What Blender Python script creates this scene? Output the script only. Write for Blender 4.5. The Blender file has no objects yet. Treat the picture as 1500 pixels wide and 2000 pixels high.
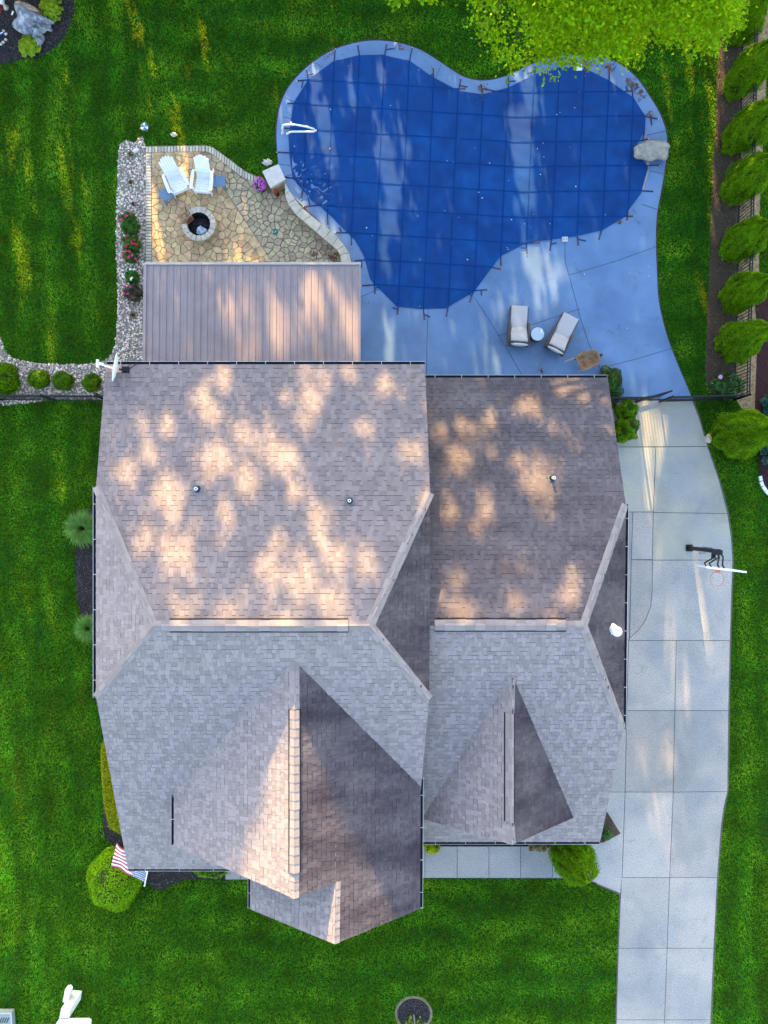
import bpy, bmesh, math, random
import numpy as np
from mathutils import Vector, Matrix

random.seed(7)
rng = np.random.default_rng(11)
C = bpy.context.scene.collection
scn = bpy.context.scene
R = math.radians

# ------------------------------------------------------------------ camera, sky, sun, exposure
H = 27.5            # camera height above the lawn, metres
F = 1500.0          # focal length in pixels of the 1500 x 2000 photograph
cam_d = bpy.data.cameras.new("camera")
cam = bpy.data.objects.new("camera", cam_d)
C.objects.link(cam)
cam.location = (0, 0, H)
cam.rotation_euler = (0, 0, 0)
cam_d.sensor_fit = 'VERTICAL'
cam_d.sensor_height = 36.0
cam_d.sensor_width = 27.0
cam_d.lens = 36.0 * F / 2000.0
cam_d.clip_start = 0.1
cam_d.clip_end = 500
scn.camera = cam

SUN_EL = 14.5       # evening sun, low over the trees north of the garden
SUN_AZ = 8.0        # degrees west of north (image top)
el, az = R(SUN_EL), R(SUN_AZ)
S = Vector((-math.sin(az) * math.cos(el), math.cos(az) * math.cos(el), math.sin(el)))
E1 = Vector((math.cos(az), math.sin(az), 0))
E2 = S.cross(E1) * -1
if E2.z < 0:
    E2 = -E2

world = bpy.data.worlds.new("World")
scn.world = world
world.use_nodes = True
nt = world.node_tree
for n in list(nt.nodes):
    nt.nodes.remove(n)
wo = nt.nodes.new("ShaderNodeOutputWorld")
bg = nt.nodes.new("ShaderNodeBackground")
sky = nt.nodes.new("ShaderNodeTexSky")
sky.sky_type = 'NISHITA'
sky.sun_disc = False
sky.sun_elevation = el
sky.sun_rotation = math.atan2(S.x, S.y)
sky.altitude = 200
sky.air_density = 1.0
sky.dust_density = 1.2
sky.ozone_density = 0.0
bg.inputs["Strength"].default_value = 0.15
nt.links.new(sky.outputs[0], bg.inputs[0])
nt.links.new(bg.outputs[0], wo.inputs[0])

sun_d = bpy.data.lights.new("sun", 'SUN')
sun_d.energy = 4.2
sun_d.angle = R(0.5)
sun_d.color = (1.0, 0.665, 0.27)
sun = bpy.data.objects.new("sun", sun_d)
C.objects.link(sun)
sun.rotation_euler = S.to_track_quat('Z', 'Y').to_euler()
sun.location = (0, 40, 40)

scn.view_settings.view_transform = 'Standard'
scn.view_settings.look = 'None'
scn.view_settings.exposure = 2.72
scn.view_settings.gamma = 1.0
scn.view_settings.use_curve_mapping = False
scn.render.engine = 'CYCLES'
scn.cycles.max_bounces = 8
scn.cycles.diffuse_bounces = 4
scn.cycles.transmission_bounces = 4
scn.cycles.transparent_max_bounces = 4
scn.cycles.use_denoising = True


# ------------------------------------------------------------------ geometry helpers
def P(px, py, z=0.0):
    """point at height z that the photograph shows at pixel (px, py)"""
    k = (H - z) / F
    return Vector(((px - 750) * k, (1000 - py) * k, z))


def PP(pts, z=0.0):
    return [P(x, y, z) for x, y in pts]


def onplane(px, py, pl):
    """pixel ray against the plane z = a x + b y + c"""
    a, b, c = pl
    m = a * (px - 750) / F + b * (1000 - py) / F
    z = (m * H + c) / (1 + m)
    return P(px, py, z)


def plane3(p, q, r):
    n = (q - p).cross(r - p)
    return (-n.x / n.z, -n.y / n.z, p.dot(n) / n.z)


def zof(pl, x, y):
    return pl[0] * x + pl[1] * y + pl[2]


def area2(p):
    return sum(p[i][0] * p[(i + 1) % len(p)][1] - p[(i + 1) % len(p)][0] * p[i][1] for i in range(len(p)))


def ccw(p):
    return list(p) if area2(p) > 0 else list(p)[::-1]


def clip_half(poly, nx, ny, d):
    """keep the side nx x + ny y <= d"""
    out = []
    n = len(poly)
    for i in range(n):
        a, b = poly[i], poly[(i + 1) % n]
        da, db = nx * a[0] + ny * a[1] - d, nx * b[0] + ny * b[1] - d
        if da <= 0:
            out.append(a)
        if (da < 0 < db) or (db < 0 < da):
            t = da / (da - db)
            out.append((a[0] + t * (b[0] - a[0]), a[1] + t * (b[1] - a[1])))
    return out


def clip_convex(subject, clipper):
    c = ccw(clipper)
    out = list(subject)
    for i in range(len(c)):
        a, b = c[i], c[(i + 1) % len(c)]
        nx, ny = b[1] - a[1], -(b[0] - a[0])
        out = clip_half(out, nx, ny, nx * a[0] + ny * a[1])
        if len(out) < 3:
            return []
    return out


def inside(poly, xs, ys):
    xs = np.asarray(xs, float)
    ys = np.asarray(ys, float)
    res = np.zeros(xs.shape, bool)
    n = len(poly)
    for i in range(n):
        x1, y1 = poly[i][0], poly[i][1]
        x2, y2 = poly[(i + 1) % n][0], poly[(i + 1) % n][1]
        if y1 == y2:
            continue
        hit = ((y1 > ys) != (y2 > ys)) & (xs < (x2 - x1) * (ys - y1) / (y2 - y1) + x1)
        res ^= hit
    return res


def smooth(pts, n=6, closed=True):
    """Catmull-Rom through the points"""
    out = []
    m = len(pts)
    rngi = range(m) if closed else range(m - 1)
    for i in rngi:
        p0 = pts[(i - 1) % m] if closed else pts[max(i - 1, 0)]
        p1 = pts[i]
        p2 = pts[(i + 1) % m]
        p3 = pts[(i + 2) % m] if closed else pts[min(i + 2, m - 1)]
        for k in range(n):
            t = k / n
            q = []
            for d in range(len(p1)):
                q.append(0.5 * (2 * p1[d] + (p2[d] - p0[d]) * t + (2 * p0[d] - 5 * p1[d] + 4 * p2[d] - p3[d]) * t * t
                                + (3 * p1[d] - p0[d] - 3 * p2[d] + p3[d]) * t ** 3))
            out.append(tuple(q))
    if not closed:
        out.append(tuple(pts[-1]))
    return out


class MB:
    def __init__(s):
        s.v, s.f, s.uv = [], [], {}

    def face(s, pts, uvs=None):
        i = len(s.v)
        s.v += [tuple(p) for p in pts]
        if uvs:
            s.uv[len(s.f)] = uvs
        s.f.append(tuple(range(i, i + len(pts))))

    def prism(s, poly, z0, z1, chamfer=0.0, ztop=None):
        """poly: 2-D outline, extruded; ztop(x, y) may lift the top"""
        poly = ccw(poly)
        n = len(poly)
        i = len(s.v)
        if chamfer > 0:
            cx = sum(p[0] for p in poly) / n
            cy = sum(p[1] for p in poly) / n
            top = []
            for p in poly:
                dx, dy = cx - p[0], cy - p[1]
                l = math.hypot(dx, dy) or 1
                top.append((p[0] + dx / l * chamfer, p[1] + dy / l * chamfer))
            rings = [[(p[0], p[1], z0) for p in poly], [(p[0], p[1], z1 - chamfer * .8) for p in poly], [(p[0], p[1], z1) for p in top]]
        else:
            rings = [[(p[0], p[1], z0) for p in poly], [(p[0], p[1], z1) for p in poly]]
        if ztop:
            rings[-1] = [(p[0], p[1], ztop(p[0], p[1])) for p in rings[-1]]
        for r in rings:
            s.v += r
        for k in range(len(rings) - 1):
            for j in range(n):
                a, b = i + k * n + j, i + k * n + (j + 1) % n
                s.f.append((a, b, b + n, a + n))
        s.f.append(tuple(i + (len(rings) - 1) * n + j for j in range(n)))
        s.f.append(tuple(i + j for j in reversed(range(n))))
        return s

    def box(s, c, size, rot=None):
        x, y, z = size[0] / 2, size[1] / 2, size[2] / 2
        i = len(s.v)
        M = rot.to_3x3() if rot is not None else None
        for dx, dy, dz in ((-x, -y, -z), (x, -y, -z), (x, y, -z), (-x, y, -z), (-x, -y, z), (x, -y, z), (x, y, z), (-x, y, z)):
            p = Vector((dx, dy, dz))
            if M is not None:
                p = M @ p
            s.v.append((c[0] + p.x, c[1] + p.y, c[2] + p.z))
        for q in ((0, 3, 2, 1), (4, 5, 6, 7), (0, 1, 5, 4), (1, 2, 6, 5), (2, 3, 7, 6), (3, 0, 4, 7)):
            s.f.append(tuple(i + k for k in q))
        return s

    def bar(s, p, q, w, t):
        """a rectangular bar from p to q: w across (horizontal), t the other way"""
        p, q = Vector(p), Vector(q)
        d = (q - p).normalized()
        side = d.cross(Vector((0, 0, 1)))
        if side.length < 1e-4:
            side = Vector((1, 0, 0))
        side.normalize()
        up = side.cross(d).normalized()
        i = len(s.v)
        for e in (p, q):
            for a, b in ((-1, -1), (1, -1), (1, 1), (-1, 1)):
                s.v.append(tuple(e + side * (a * w / 2) + up * (b * t / 2)))
        for k in range(4):
            s.f.append((i + k, i + (k + 1) % 4, i + 4 + (k + 1) % 4, i + 4 + k))
        s.f.append((i + 3, i + 2, i + 1, i))
        s.f.append((i + 4, i + 5, i + 6, i + 7))
        return s

    def tube(s, path, r, n=8, cap=True):
        path = [Vector(p) for p in path]
        rs = r if isinstance(r, (list, tuple)) else [r] * len(path)
        i = len(s.v)
        ref = Vector((0, 0, 1))
        for k, p in enumerate(path):
            d = (path[min(k + 1, len(path) - 1)] - path[max(k - 1, 0)]).normalized()
            u = d.cross(ref)
            if u.length < .05:
                u = d.cross(Vector((0, 1, 0)))
            u.normalize()
            w = d.cross(u)
            for j in range(n):
                a = 2 * math.pi * j / n
                s.v.append(tuple(p + (u * math.cos(a) + w * math.sin(a)) * rs[k]))
        for k in range(len(path) - 1):
            for j in range(n):
                a, b = i + k * n + j, i + k * n + (j + 1) % n
                s.f.append((a, b, b + n, a + n))
        if cap:
            s.f.append(tuple(i + j for j in reversed(range(n))))
            s.f.append(tuple(i + (len(path) - 1) * n + j for j in range(n)))
        return s

    def lathe(s, prof, n=20, c=(0, 0, 0)):
        """prof: (radius, z) from bottom to top"""
        i = len(s.v)
        for r, z in prof:
            for j in range(n):
                a = 2 * math.pi * j / n
                s.v.append((c[0] + r * math.cos(a), c[1] + r * math.sin(a), c[2] + z))
        for k in range(len(prof) - 1):
            for j in range(n):
                a, b = i + k * n + j, i + k * n + (j + 1) % n
                s.f.append((a, b, b + n, a + n))
        s.f.append(tuple(i + j for j in reversed(range(n))))
        s.f.append(tuple(i + (len(prof) - 1) * n + j for j in range(n)))
        return s

    def blob(s, c, r, seed=0, amp=.2, n=10, flat=0.0):
        """an uneven stone-like lump; r = (rx, ry, rz)"""
        rs = random.Random(seed)
        ph = [(rs.uniform(1, 3.2), rs.uniform(1, 3.2), rs.uniform(1, 3.2), rs.uniform(0, 6.3)) for _ in range(5)]
        i = len(s.v)
        m = n * 2
        for a in range(n + 1):
            th = math.pi * a / n
            for b in range(m):
                fi = 2 * math.pi * b / m
                d = Vector((math.sin(th) * math.cos(fi), math.sin(th) * math.sin(fi), math.cos(th)))
                g = 1 + amp * sum(math.sin(x * d.x * 2 + y * d.y * 2 + z * d.z * 2 + p) for x, y, z, p in ph) / 2.2
                z = d.z * r[2] * g
                if flat:
                    z = min(z, r[2] * flat)
                s.v.append((c[0] + d.x * r[0] * g, c[1] + d.y * r[1] * g, c[2] + z))
        for a in range(n):
            for b in range(m):
                p, q = i + a * m + b, i + a * m + (b + 1) % m
                s.f.append((p, p + m, q + m, q))
        return s

    def build(s, name, mat, parent=None, world=False, smooth_=False, mats=None, **props):
        me = bpy.data.meshes.new(name)
        v = s.v
        if world and parent is not None:
            l = parent.location if parent.parent is None else parent.location + parent.parent.location
            v = [(a[0] - l.x, a[1] - l.y, a[2] - l.z) for a in v]
        me.from_pydata(v, [], s.f)
        if s.uv:
            uvl = me.uv_layers.new(name="UVMap")
            for fi, uvs in s.uv.items():
                st = me.polygons[fi].loop_start
                for k, t in enumerate(uvs):
                    uvl.data[st + k].uv = t
        if mat is not None:
            me.materials.append(mat)
        if smooth_:
            me.polygons.foreach_set("use_smooth", [True] * len(me.polygons))
        me.update()
        return link(name, me, parent, **props)


def link(name, me, parent=None, **props):
    o = bpy.data.objects.new(name, me)
    C.objects.link(o)
    if parent is not None:
        o.parent = parent
    for k, val in props.items():
        if val:
            o[k] = val
    return o


def thing(name, label, cat, loc=(0, 0, 0), rz=0.0, group=None):
    o = bpy.data.objects.new(name, None)
    C.objects.link(o)
    o.empty_display_size = .2
    o.location = loc
    o.rotation_euler = (0, 0, rz)
    o["label"] = label
    o["category"] = cat
    if group:
        o["group"] = group
    return o


def structure(name, mb, mat, **kw):
    return mb.build(name, mat, kind='structure', **kw)


def np_mesh(name, verts, faces, mat, parent=None, smooth_=False, **props):
    """verts (n,3), faces (m,k) arrays -> one object"""
    me = bpy.data.meshes.new(name)
    nv, (nf, k) = len(verts), faces.shape
    me.vertices.add(nv)
    me.vertices.foreach_set("co", np.ascontiguousarray(verts, dtype=np.float32).ravel())
    me.loops.add(nf * k)
    me.loops.foreach_set("vertex_index", np.ascontiguousarray(faces, dtype=np.int32).ravel())
    me.polygons.add(nf)
    me.polygons.foreach_set("loop_start", np.arange(0, nf * k, k, dtype=np.int32))
    if smooth_:
        me.polygons.foreach_set("use_smooth", np.ones(nf, bool))
    me.materials.append(mat)
    me.update(calc_edges=True)
    return link(name, me, parent, **props)


def leaf_arrays(cen, nor, size, aspect=.6, fold=.15, rg=rng):
    """one folded leaf (4 verts, 2 tris) per centre; nor = facing; returns verts, tris"""
    n = len(cen)
    nor = nor / (np.linalg.norm(nor, axis=1, keepdims=True) + 1e-9)
    t = rg.normal(size=(n, 3))
    t -= nor * (t * nor).sum(1, keepdims=True)
    t /= np.linalg.norm(t, axis=1, keepdims=True) + 1e-9
    b = np.cross(nor, t)
    sz = (np.asarray(size) * rg.uniform(.7, 1.3, n))[:, None]
    a0 = cen - t * sz * .5
    a1 = cen + t * sz * .5
    l = cen + b * sz * aspect * .5 - nor * sz * fold
    r = cen - b * sz * aspect * .5 - nor * sz * fold
    v = np.stack([a0, l, a1, r], 1).reshape(-1, 3)
    i = np.arange(n)[:, None] * 4
    f = np.concatenate([i + [[0, 2, 1]], i + [[0, 3, 2]]], 1).reshape(-1, 3)
    return v, f


# ------------------------------------------------------------------ materials
def mat(name, col, rough=.8, var=.12, scale=8.0, bump=0.0, bscale=60.0, spec=.3, metal=0.0, island=0.0, col2=None, objrand=0.0, trans=0.0,
        tcol=None, hue=0.0, detail=6.0, sheen=0.0, col2_at=(.42, .62), scale2=1.5, clump=0.0, clump_scale=9.0):
    m = bpy.data.materials.new(name)
    m.use_nodes = True
    t = m.node_tree
    N, L = t.nodes, t.links
    b = N["Principled BSDF"]
    out = N["Material Output"]
    b.inputs["Roughness"].default_value = rough
    b.inputs["Specular IOR Level"].default_value = spec
    b.inputs["Metallic"].default_value = metal
    if sheen:
        b.inputs["Sheen Weight"].default_value = sheen
        b.inputs["Sheen Roughness"].default_value = .3
    tc = N.new("ShaderNodeTexCoord")
    cur = N.new("ShaderNodeRGB")
    cur.outputs[0].default_value = (*col, 1)
    cur = cur.outputs[0]
    if col2 is not None:
        n2 = N.new("ShaderNodeTexNoise")
        n2.inputs["Scale"].default_value = scale2
        n2.inputs["Detail"].default_value = 4
        L.new(tc.outputs["Object"], n2.inputs["Vector"])
        mr = N.new("ShaderNodeMapRange")
        mr.inputs[1].default_value, mr.inputs[2].default_value = col2_at
        L.new(n2.outputs["Fac"], mr.inputs[0])
        mx = N.new("ShaderNodeMix")
        mx.data_type = 'RGBA'
        L.new(mr.outputs[0], mx.inputs[0])
        L.new(cur, mx.inputs[6])
        mx.inputs[7].default_value = (*col2, 1)
        cur = mx.outputs[2]
    if var:
        nz = N.new("ShaderNodeTexNoise")
        nz.inputs["Scale"].default_value = scale
        nz.inputs["Detail"].default_value = detail
        L.new(tc.outputs["Object"], nz.inputs["Vector"])
        mr = N.new("ShaderNodeMapRange")
        mr.inputs[1].default_value, mr.inputs[2].default_value = .3, .7
        mr.inputs[3].default_value, mr.inputs[4].default_value = 1 - var, 1 + var
        L.new(nz.outputs["Fac"], mr.inputs[0])
        hs = N.new("ShaderNodeHueSaturation")
        L.new(mr.outputs[0], hs.inputs["Value"])
        L.new(cur, hs.inputs["Color"])
        cur = hs.outputs[0]
    if clump:
        nz = N.new("ShaderNodeTexNoise")
        nz.inputs["Scale"].default_value = clump_scale
        nz.inputs["Detail"].default_value = 3
        L.new(tc.outputs["Object"], nz.inputs["Vector"])
        mr = N.new("ShaderNodeMapRange")
        mr.inputs[1].default_value, mr.inputs[2].default_value = .35, .65
        mr.inputs[3].default_value, mr.inputs[4].default_value = 1 - clump, 1 + clump
        L.new(nz.outputs["Fac"], mr.inputs[0])
        hs = N.new("ShaderNodeHueSaturation")
        L.new(mr.outputs[0], hs.inputs["Value"])
        L.new(cur, hs.inputs["Color"])
        cur = hs.outputs[0]
    if island or objrand:
        g = N.new("ShaderNodeNewGeometry")
        oi = N.new("ShaderNodeObjectInfo")
        ad = N.new("ShaderNodeMath")
        ad.operation = 'ADD'
        L.new(g.outputs["Random Per Island"], ad.inputs[0])
        if objrand:
            L.new(oi.outputs["Random"], ad.inputs[1])
        else:
            ad.inputs[1].default_value = 0
        fr = N.new("ShaderNodeMath")
        fr.operation = 'FRACT'
        L.new(ad.outputs[0], fr.inputs[0])
        k = max(island, objrand)
        mr = N.new("ShaderNodeMapRange")
        mr.inputs[3].default_value, mr.inputs[4].default_value = 1 - k, 1 + k
        L.new(fr.outputs[0], mr.inputs[0])
        hs = N.new("ShaderNodeHueSaturation")
        L.new(mr.outputs[0], hs.inputs["Value"])
        if hue:
            m7 = N.new("ShaderNodeMath")
            m7.operation = 'MULTIPLY'
            m7.inputs[1].default_value = 7.31
            L.new(fr.outputs[0], m7.inputs[0])
            f7 = N.new("ShaderNodeMath")
            f7.operation = 'FRACT'
            L.new(m7.outputs[0], f7.inputs[0])
            mh = N.new("ShaderNodeMapRange")
            mh.inputs[3].default_value, mh.inputs[4].default_value = .5 - hue, .5 + hue
            L.new(f7.outputs[0], mh.inputs[0])
            L.new(mh.outputs[0], hs.inputs["Hue"])
        L.new(cur, hs.inputs["Color"])
        cur = hs.outputs[0]
    L.new(cur, b.inputs["Base Color"])
    if bump:
        nb = N.new("ShaderNodeTexNoise")
        nb.inputs["Scale"].default_value = bscale
        nb.inputs["Detail"].default_value = 4
        L.new(tc.outputs["Object"], nb.inputs["Vector"])
        bp = N.new("ShaderNodeBump")
        bp.inputs["Strength"].default_value = bump
        bp.inputs["Distance"].default_value = .02
        L.new(nb.outputs["Fac"], bp.inputs["Height"])
        L.new(bp.outputs[0], b.inputs["Normal"])
    if trans:
        tr = N.new("ShaderNodeBsdfTranslucent")
        if tcol:
            tr.inputs["Color"].default_value = (*tcol, 1)
        else:
            L.new(cur, tr.inputs["Color"])
        ms = N.new("ShaderNodeMixShader")
        ms.inputs[0].default_value = trans
        L.new(b.outputs[0], ms.inputs[1])
        L.new(tr.outputs[0], ms.inputs[2])
        L.new(ms.outputs[0], out.inputs[0])
    m["out"] = 1
    return m


def nodes(m):
    return m.node_tree.nodes, m.node_tree.links, m.node_tree.nodes["Principled BSDF"]


M = {}
M['soil'] = mat("soil", (.018, .055, .006), .95, .3, 6, spec=0)
M['grass'] = mat("grass_blades", (.034, .250, .012), .9, .25, 1.1, island=.42, hue=.028, trans=.32, tcol=(.38, .42, .002), spec=0, clump=.26, clump_scale=12.0,
                 col2=(.072, .255, .012), scale2=.45)
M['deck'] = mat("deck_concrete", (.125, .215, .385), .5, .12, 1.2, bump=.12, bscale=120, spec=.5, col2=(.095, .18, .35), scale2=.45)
M['joint'] = mat("deck_joint", (.05, .06, .09), .9, 0)
M['drive'] = mat("drive_concrete", (.385, .36, .305), .75, .12, 22, bump=.15, bscale=90, objrand=.09, col2=(.30, .31, .31), scale2=.5)
M['aggregate'] = mat("aggregate_concrete", (.365, .33, .312), .8, .24, 24, bump=.3, bscale=90, objrand=.09, col2=(.27, .27, .27), scale2=.5)
M['filler'] = mat("joint_filler", (.11, .10, .085), .95, .2)
M['cover'] = mat("pool_cover_mesh", (.0006, .041, .190), .78, .16, 1.6, bump=.05, bscale=220, spec=.2, col2=(.0006, .055, .225), scale2=.7, sheen=1.0)
M['webbing'] = mat("webbing", (.0005, .037, .175), .85, .1, spec=.1)
M['spring'] = mat("strap_sleeve", (.07, .035, .03), .8, .3, 30, objrand=.4)
M['brass'] = mat("anchor", (.5, .45, .4), .4, .1, metal=.6)
M['stone_tan'] = mat("flagstone_tan", (.52, .35, .19), .85, .25, 6, bump=.5, bscale=25, objrand=.17, hue=.012, island=.01)
M['stone_grey'] = mat("flagstone_grey", (.42, .33, .215), .85, .25, 6, bump=.5, bscale=25, objrand=.2, hue=.025, island=.01)
M['mortar'] = mat("mortar", (.21, .165, .11), .95, .35, 9)
M['brick'] = mat("edging_brick", (.50, .445, .37), .9, .15, 20, objrand=.22, bump=.3, bscale=60)
M['limestone'] = mat("limestone", (.50, .43, .35), .85, .15, 7, objrand=.1, bump=.5, bscale=40)
M['pillar'] = mat("pillar_cap", (.55, .50, .47), .8, .1, 9, bump=.2)
M['pebble'] = mat("pebbles", (.60, .49, .42), .8, .1, 10, island=.5, hue=.06)
M['gravel_base'] = mat("gravel_base", (.24, .205, .17), .95, .4, 25)
M['mulch'] = mat("mulch", (.022, .02, .022), .95, .5, 30, bump=1.0, bscale=45)
M['mulch_red'] = mat("red_mulch", (.045, .018, .02), .95, .4, 30, bump=1.0, bscale=45)
M['mulch_brown'] = mat("brown_mulch", (.07, .05, .035), .95, .45, 25, bump=1.0, bscale=45)
M['chip'] = mat("mulch_chips", (.075, .062, .058), .95, .1, island=.85)
M['chip_red'] = mat("red_chips", (.06, .022, .024), .95, .1, island=.5)
M['chip_brown'] = mat("brown_chips", (.12, .085, .05), .95, .1, island=.6)
M['siding'] = mat("siding", (.36, .32, .27), .8, .05)
M['roofdeck'] = mat("roof_deck", (.20, .18, .17), .9, .1)
M['cap'] = mat("cap_shingle", (.245, .207, .207), .9, .15, 50, objrand=.16, bump=.4, bscale=120)
M['slot'] = mat("vent_slot", (.01, .01, .015), .9, 0)
M['gutter'] = mat("gutter_white", (.50, .50, .54), .5, .05)
M['gutter_in'] = mat("gutter_inside", (.015, .02, .035), .8, .2, 5)
M['metal_roof'] = mat("metal_roof", (.27, .215, .22), .5, .06, 3, spec=.4, objrand=.05)
M['metal_trim'] = mat("metal_trim", (.42, .36, .34), .5, .05)
M['white'] = mat("white_paint", (.78, .78, .80), .5, .03)
M['whiteplastic'] = mat("white_plastic", (.74, .75, .77), .4, .02)
M['black'] = mat("black_metal", (.012, .013, .018), .45, .1, 20)
M['blue_poly'] = mat("blue_grey_poly", (.12, .19, .30), .6, .08)
M['cushion'] = mat("cushion", (.44, .41, .42), .9, .06, 30, bump=.2)
M['wicker'] = mat("wicker", (.085, .075, .085), .8, .3, 60, bump=.6, bscale=140)
M['glass_top'] = mat("table_top", (.42, .50, .58), .15, .03, spec=.7)
M['rust'] = mat("rust", (.32, .20, .12), .85, .25, 14, col2=(.20, .06, .02), scale2=7, col2_at=(.45, .55), bump=.3)
M['rust_in'] = mat("rust_tray", (.27, .18, .11), .85, .25, 14, col2=(.26, .09, .03), scale2=5, col2_at=(.5, .6), bump=.3)
M['wood'] = mat("old_wood", (.35, .26, .18), .8, .2, 20)
M['ash'] = mat("ash", (.03, .028, .03), .95, .5, 12, bump=1, bscale=20)
M['ashwhite'] = mat("white_ash", (.45, .50, .58), .95, .4, 12, bump=1, bscale=20)
M['char'] = mat("charred", (.02, .018, .02), .9, .4, 12)
M['boulder'] = mat("boulder", (.17, .18, .22), .9, .4, 6, bump=1, bscale=14, col2=(.32, .33, .37), scale2=3)
M['slab'] = mat("sandstone_slab", (.36, .315, .27), .9, .22, 7, bump=.8, bscale=20, col2=(.27, .25, .23), scale2=4)
M['rim'] = mat("orange_rim", (.75, .22, .15), .5, .03)
M['net'] = mat("net", (.75, .75, .76), .8, 0)
M['galv'] = mat("galvanised", (.55, .55, .57), .4, .05, metal=.5)
M['red'] = mat("red_paint", (.5, .03, .03), .5, .05)
M['teal'] = mat("teal_lid", (.01, .16, .14), .5, .1)
M['bark'] = mat("bark", (.09, .065, .045), .95, .3, 12, bump=1)
M['maple'] = mat("maple_leaves", (.175, .365, .005), .7, .25, .8, island=.5, hue=.022, trans=.45, tcol=(.42, .55, .003), spec=.08)
M['woodland'] = mat("woodland_leaves", (.05, .09, .02), .7, .2, 1, island=.3)
M['cedar'] = mat("arborvitae", (.090, .20, .004), .85, .3, 3, island=.5, hue=.02, trans=.2, tcol=(.10, .16, .004), spec=.03)
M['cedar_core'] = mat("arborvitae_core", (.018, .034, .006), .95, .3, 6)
M['boxwood'] = mat("boxwood", (.16, .34, .005), .8, .25, 5, island=.5, hue=.02, trans=.25, tcol=(.13, .22, .004), spec=.05)
M['hedge'] = mat("gold_hedge", (.30, .34, .004), .85, .2, 6, island=.4, hue=.018, trans=.2, tcol=(.12, .14, .006), spec=.15)
M['globe'] = mat("globe_cedar", (.075, .17, .005), .85, .25, 5, island=.5, hue=.025, trans=.2, spec=.03)
M['hosta'] = mat("lime_leaves", (.19, .29, .008), .6, .12, 8, island=.3, hue=.02, trans=.3, tcol=(.2, .28, .006), spec=.15)
M['rose'] = mat("rose_leaves", (.045, .11, .018), .8, .2, 8, island=.5, hue=.03, trans=.15, spec=.05)
M['sage'] = mat("grass_plume", (.13, .29, .05), .8, .15, 4, island=.4, hue=.025, trans=.35)
M['straw'] = mat("dry_tuft", (.16, .12, .05), .8, .2, 8, island=.4)
M['magenta'] = mat("magenta_bloom", (.55, .02, .14), .6, .1, island=.3, hue=.02)
M['crimson'] = mat("crimson_bloom", (.40, .015, .05), .6, .1, island=.3)
M['whitebloom'] = mat("white_bloom", (.75, .75, .68), .6, .05)
M['purple'] = mat("petunia_bloom", (.45, .10, .42), .6, .1, island=.5, hue=.04)
M['teal_leaf'] = mat("blue_conifer", (.03, .10, .08), .7, .2, 8, island=.4)
M['dead'] = mat("fallen_bits", (.55, .52, .45), .8, .1, island=.4)
M['brownleaf'] = mat("brown_leaf", (.16, .075, .04), .9, .2, island=.4)
M['utility'] = mat("utility_box", (.22, .27, .27), .6, .08)
M['greytop'] = mat("grey_top", (.22, .21, .26), .8, .25, 14)

# mower stripes and broad patches in the turf colour
N, L, B = nodes(M['grass'])
src = B.inputs["Base Color"].links[0].from_socket
tc = N.new("ShaderNodeTexCoord")
sp = N.new("ShaderNodeSeparateXYZ")
L.new(tc.outputs["Object"], sp.inputs[0])


def gmath(op, a, b=None):
    n_ = N.new("ShaderNodeMath")
    n_.operation = op
    for i_, s_ in enumerate((a, b)):
        if s_ is None:
            continue
        if isinstance(s_, (int, float)):
            n_.inputs[i_].default_value = s_
        else:
            L.new(s_, n_.inputs[i_])
    return n_.outputs[0]


wob = N.new("ShaderNodeTexNoise")
wob.inputs["Scale"].default_value = .35
L.new(tc.outputs["Object"], wob.inputs["Vector"])
wv_ = gmath('MULTIPLY', wob.outputs["Fac"], 9.0)
sx_ = gmath('SINE', gmath('ADD', gmath('MULTIPLY', sp.outputs["X"], 5.6), wv_))
sy_ = gmath('SINE', gmath('ADD', gmath('MULTIPLY', sp.outputs["Y"], 4.9), wv_))
side_ = gmath('MAXIMUM', gmath('LESS_THAN', sp.outputs["X"], -8.0), gmath('GREATER_THAN', sp.outputs["X"], 11.0))
both = gmath('ADD', gmath('MULTIPLY', sx_, side_), gmath('MULTIPLY', sy_, gmath('SUBTRACT', 1, side_)))
pn = N.new("ShaderNodeTexNoise")
pn.inputs["Scale"].default_value = .55
pn.inputs["Detail"].default_value = 5
pn.inputs["Roughness"].default_value = .65
L.new(tc.outputs["Object"], pn.inputs["Vector"])
pr_ = N.new("ShaderNodeMapRange")
pr_.inputs[1].default_value, pr_.inputs[2].default_value = .32, .68
pr_.inputs[3].default_value, pr_.inputs[4].default_value = .48, 1.50
L.new(pn.outputs["Fac"], pr_.inputs[0])
val = gmath('MULTIPLY', pr_.outputs[0], gmath('ADD', 1.0, gmath('MULTIPLY', both, .24)))
hs = N.new("ShaderNodeHueSaturation")
L.new(src, hs.inputs["Color"])
L.new(val, hs.inputs["Value"])
L.new(gmath('ADD', gmath('ADD', .5, gmath('MULTIPLY', both, -.012)), gmath('MULTIPLY', gmath('SUBTRACT', pn.outputs["Fac"], .5), -.16)), hs.inputs["Hue"])
L.new(hs.outputs[0], B.inputs["Base Color"])



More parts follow.
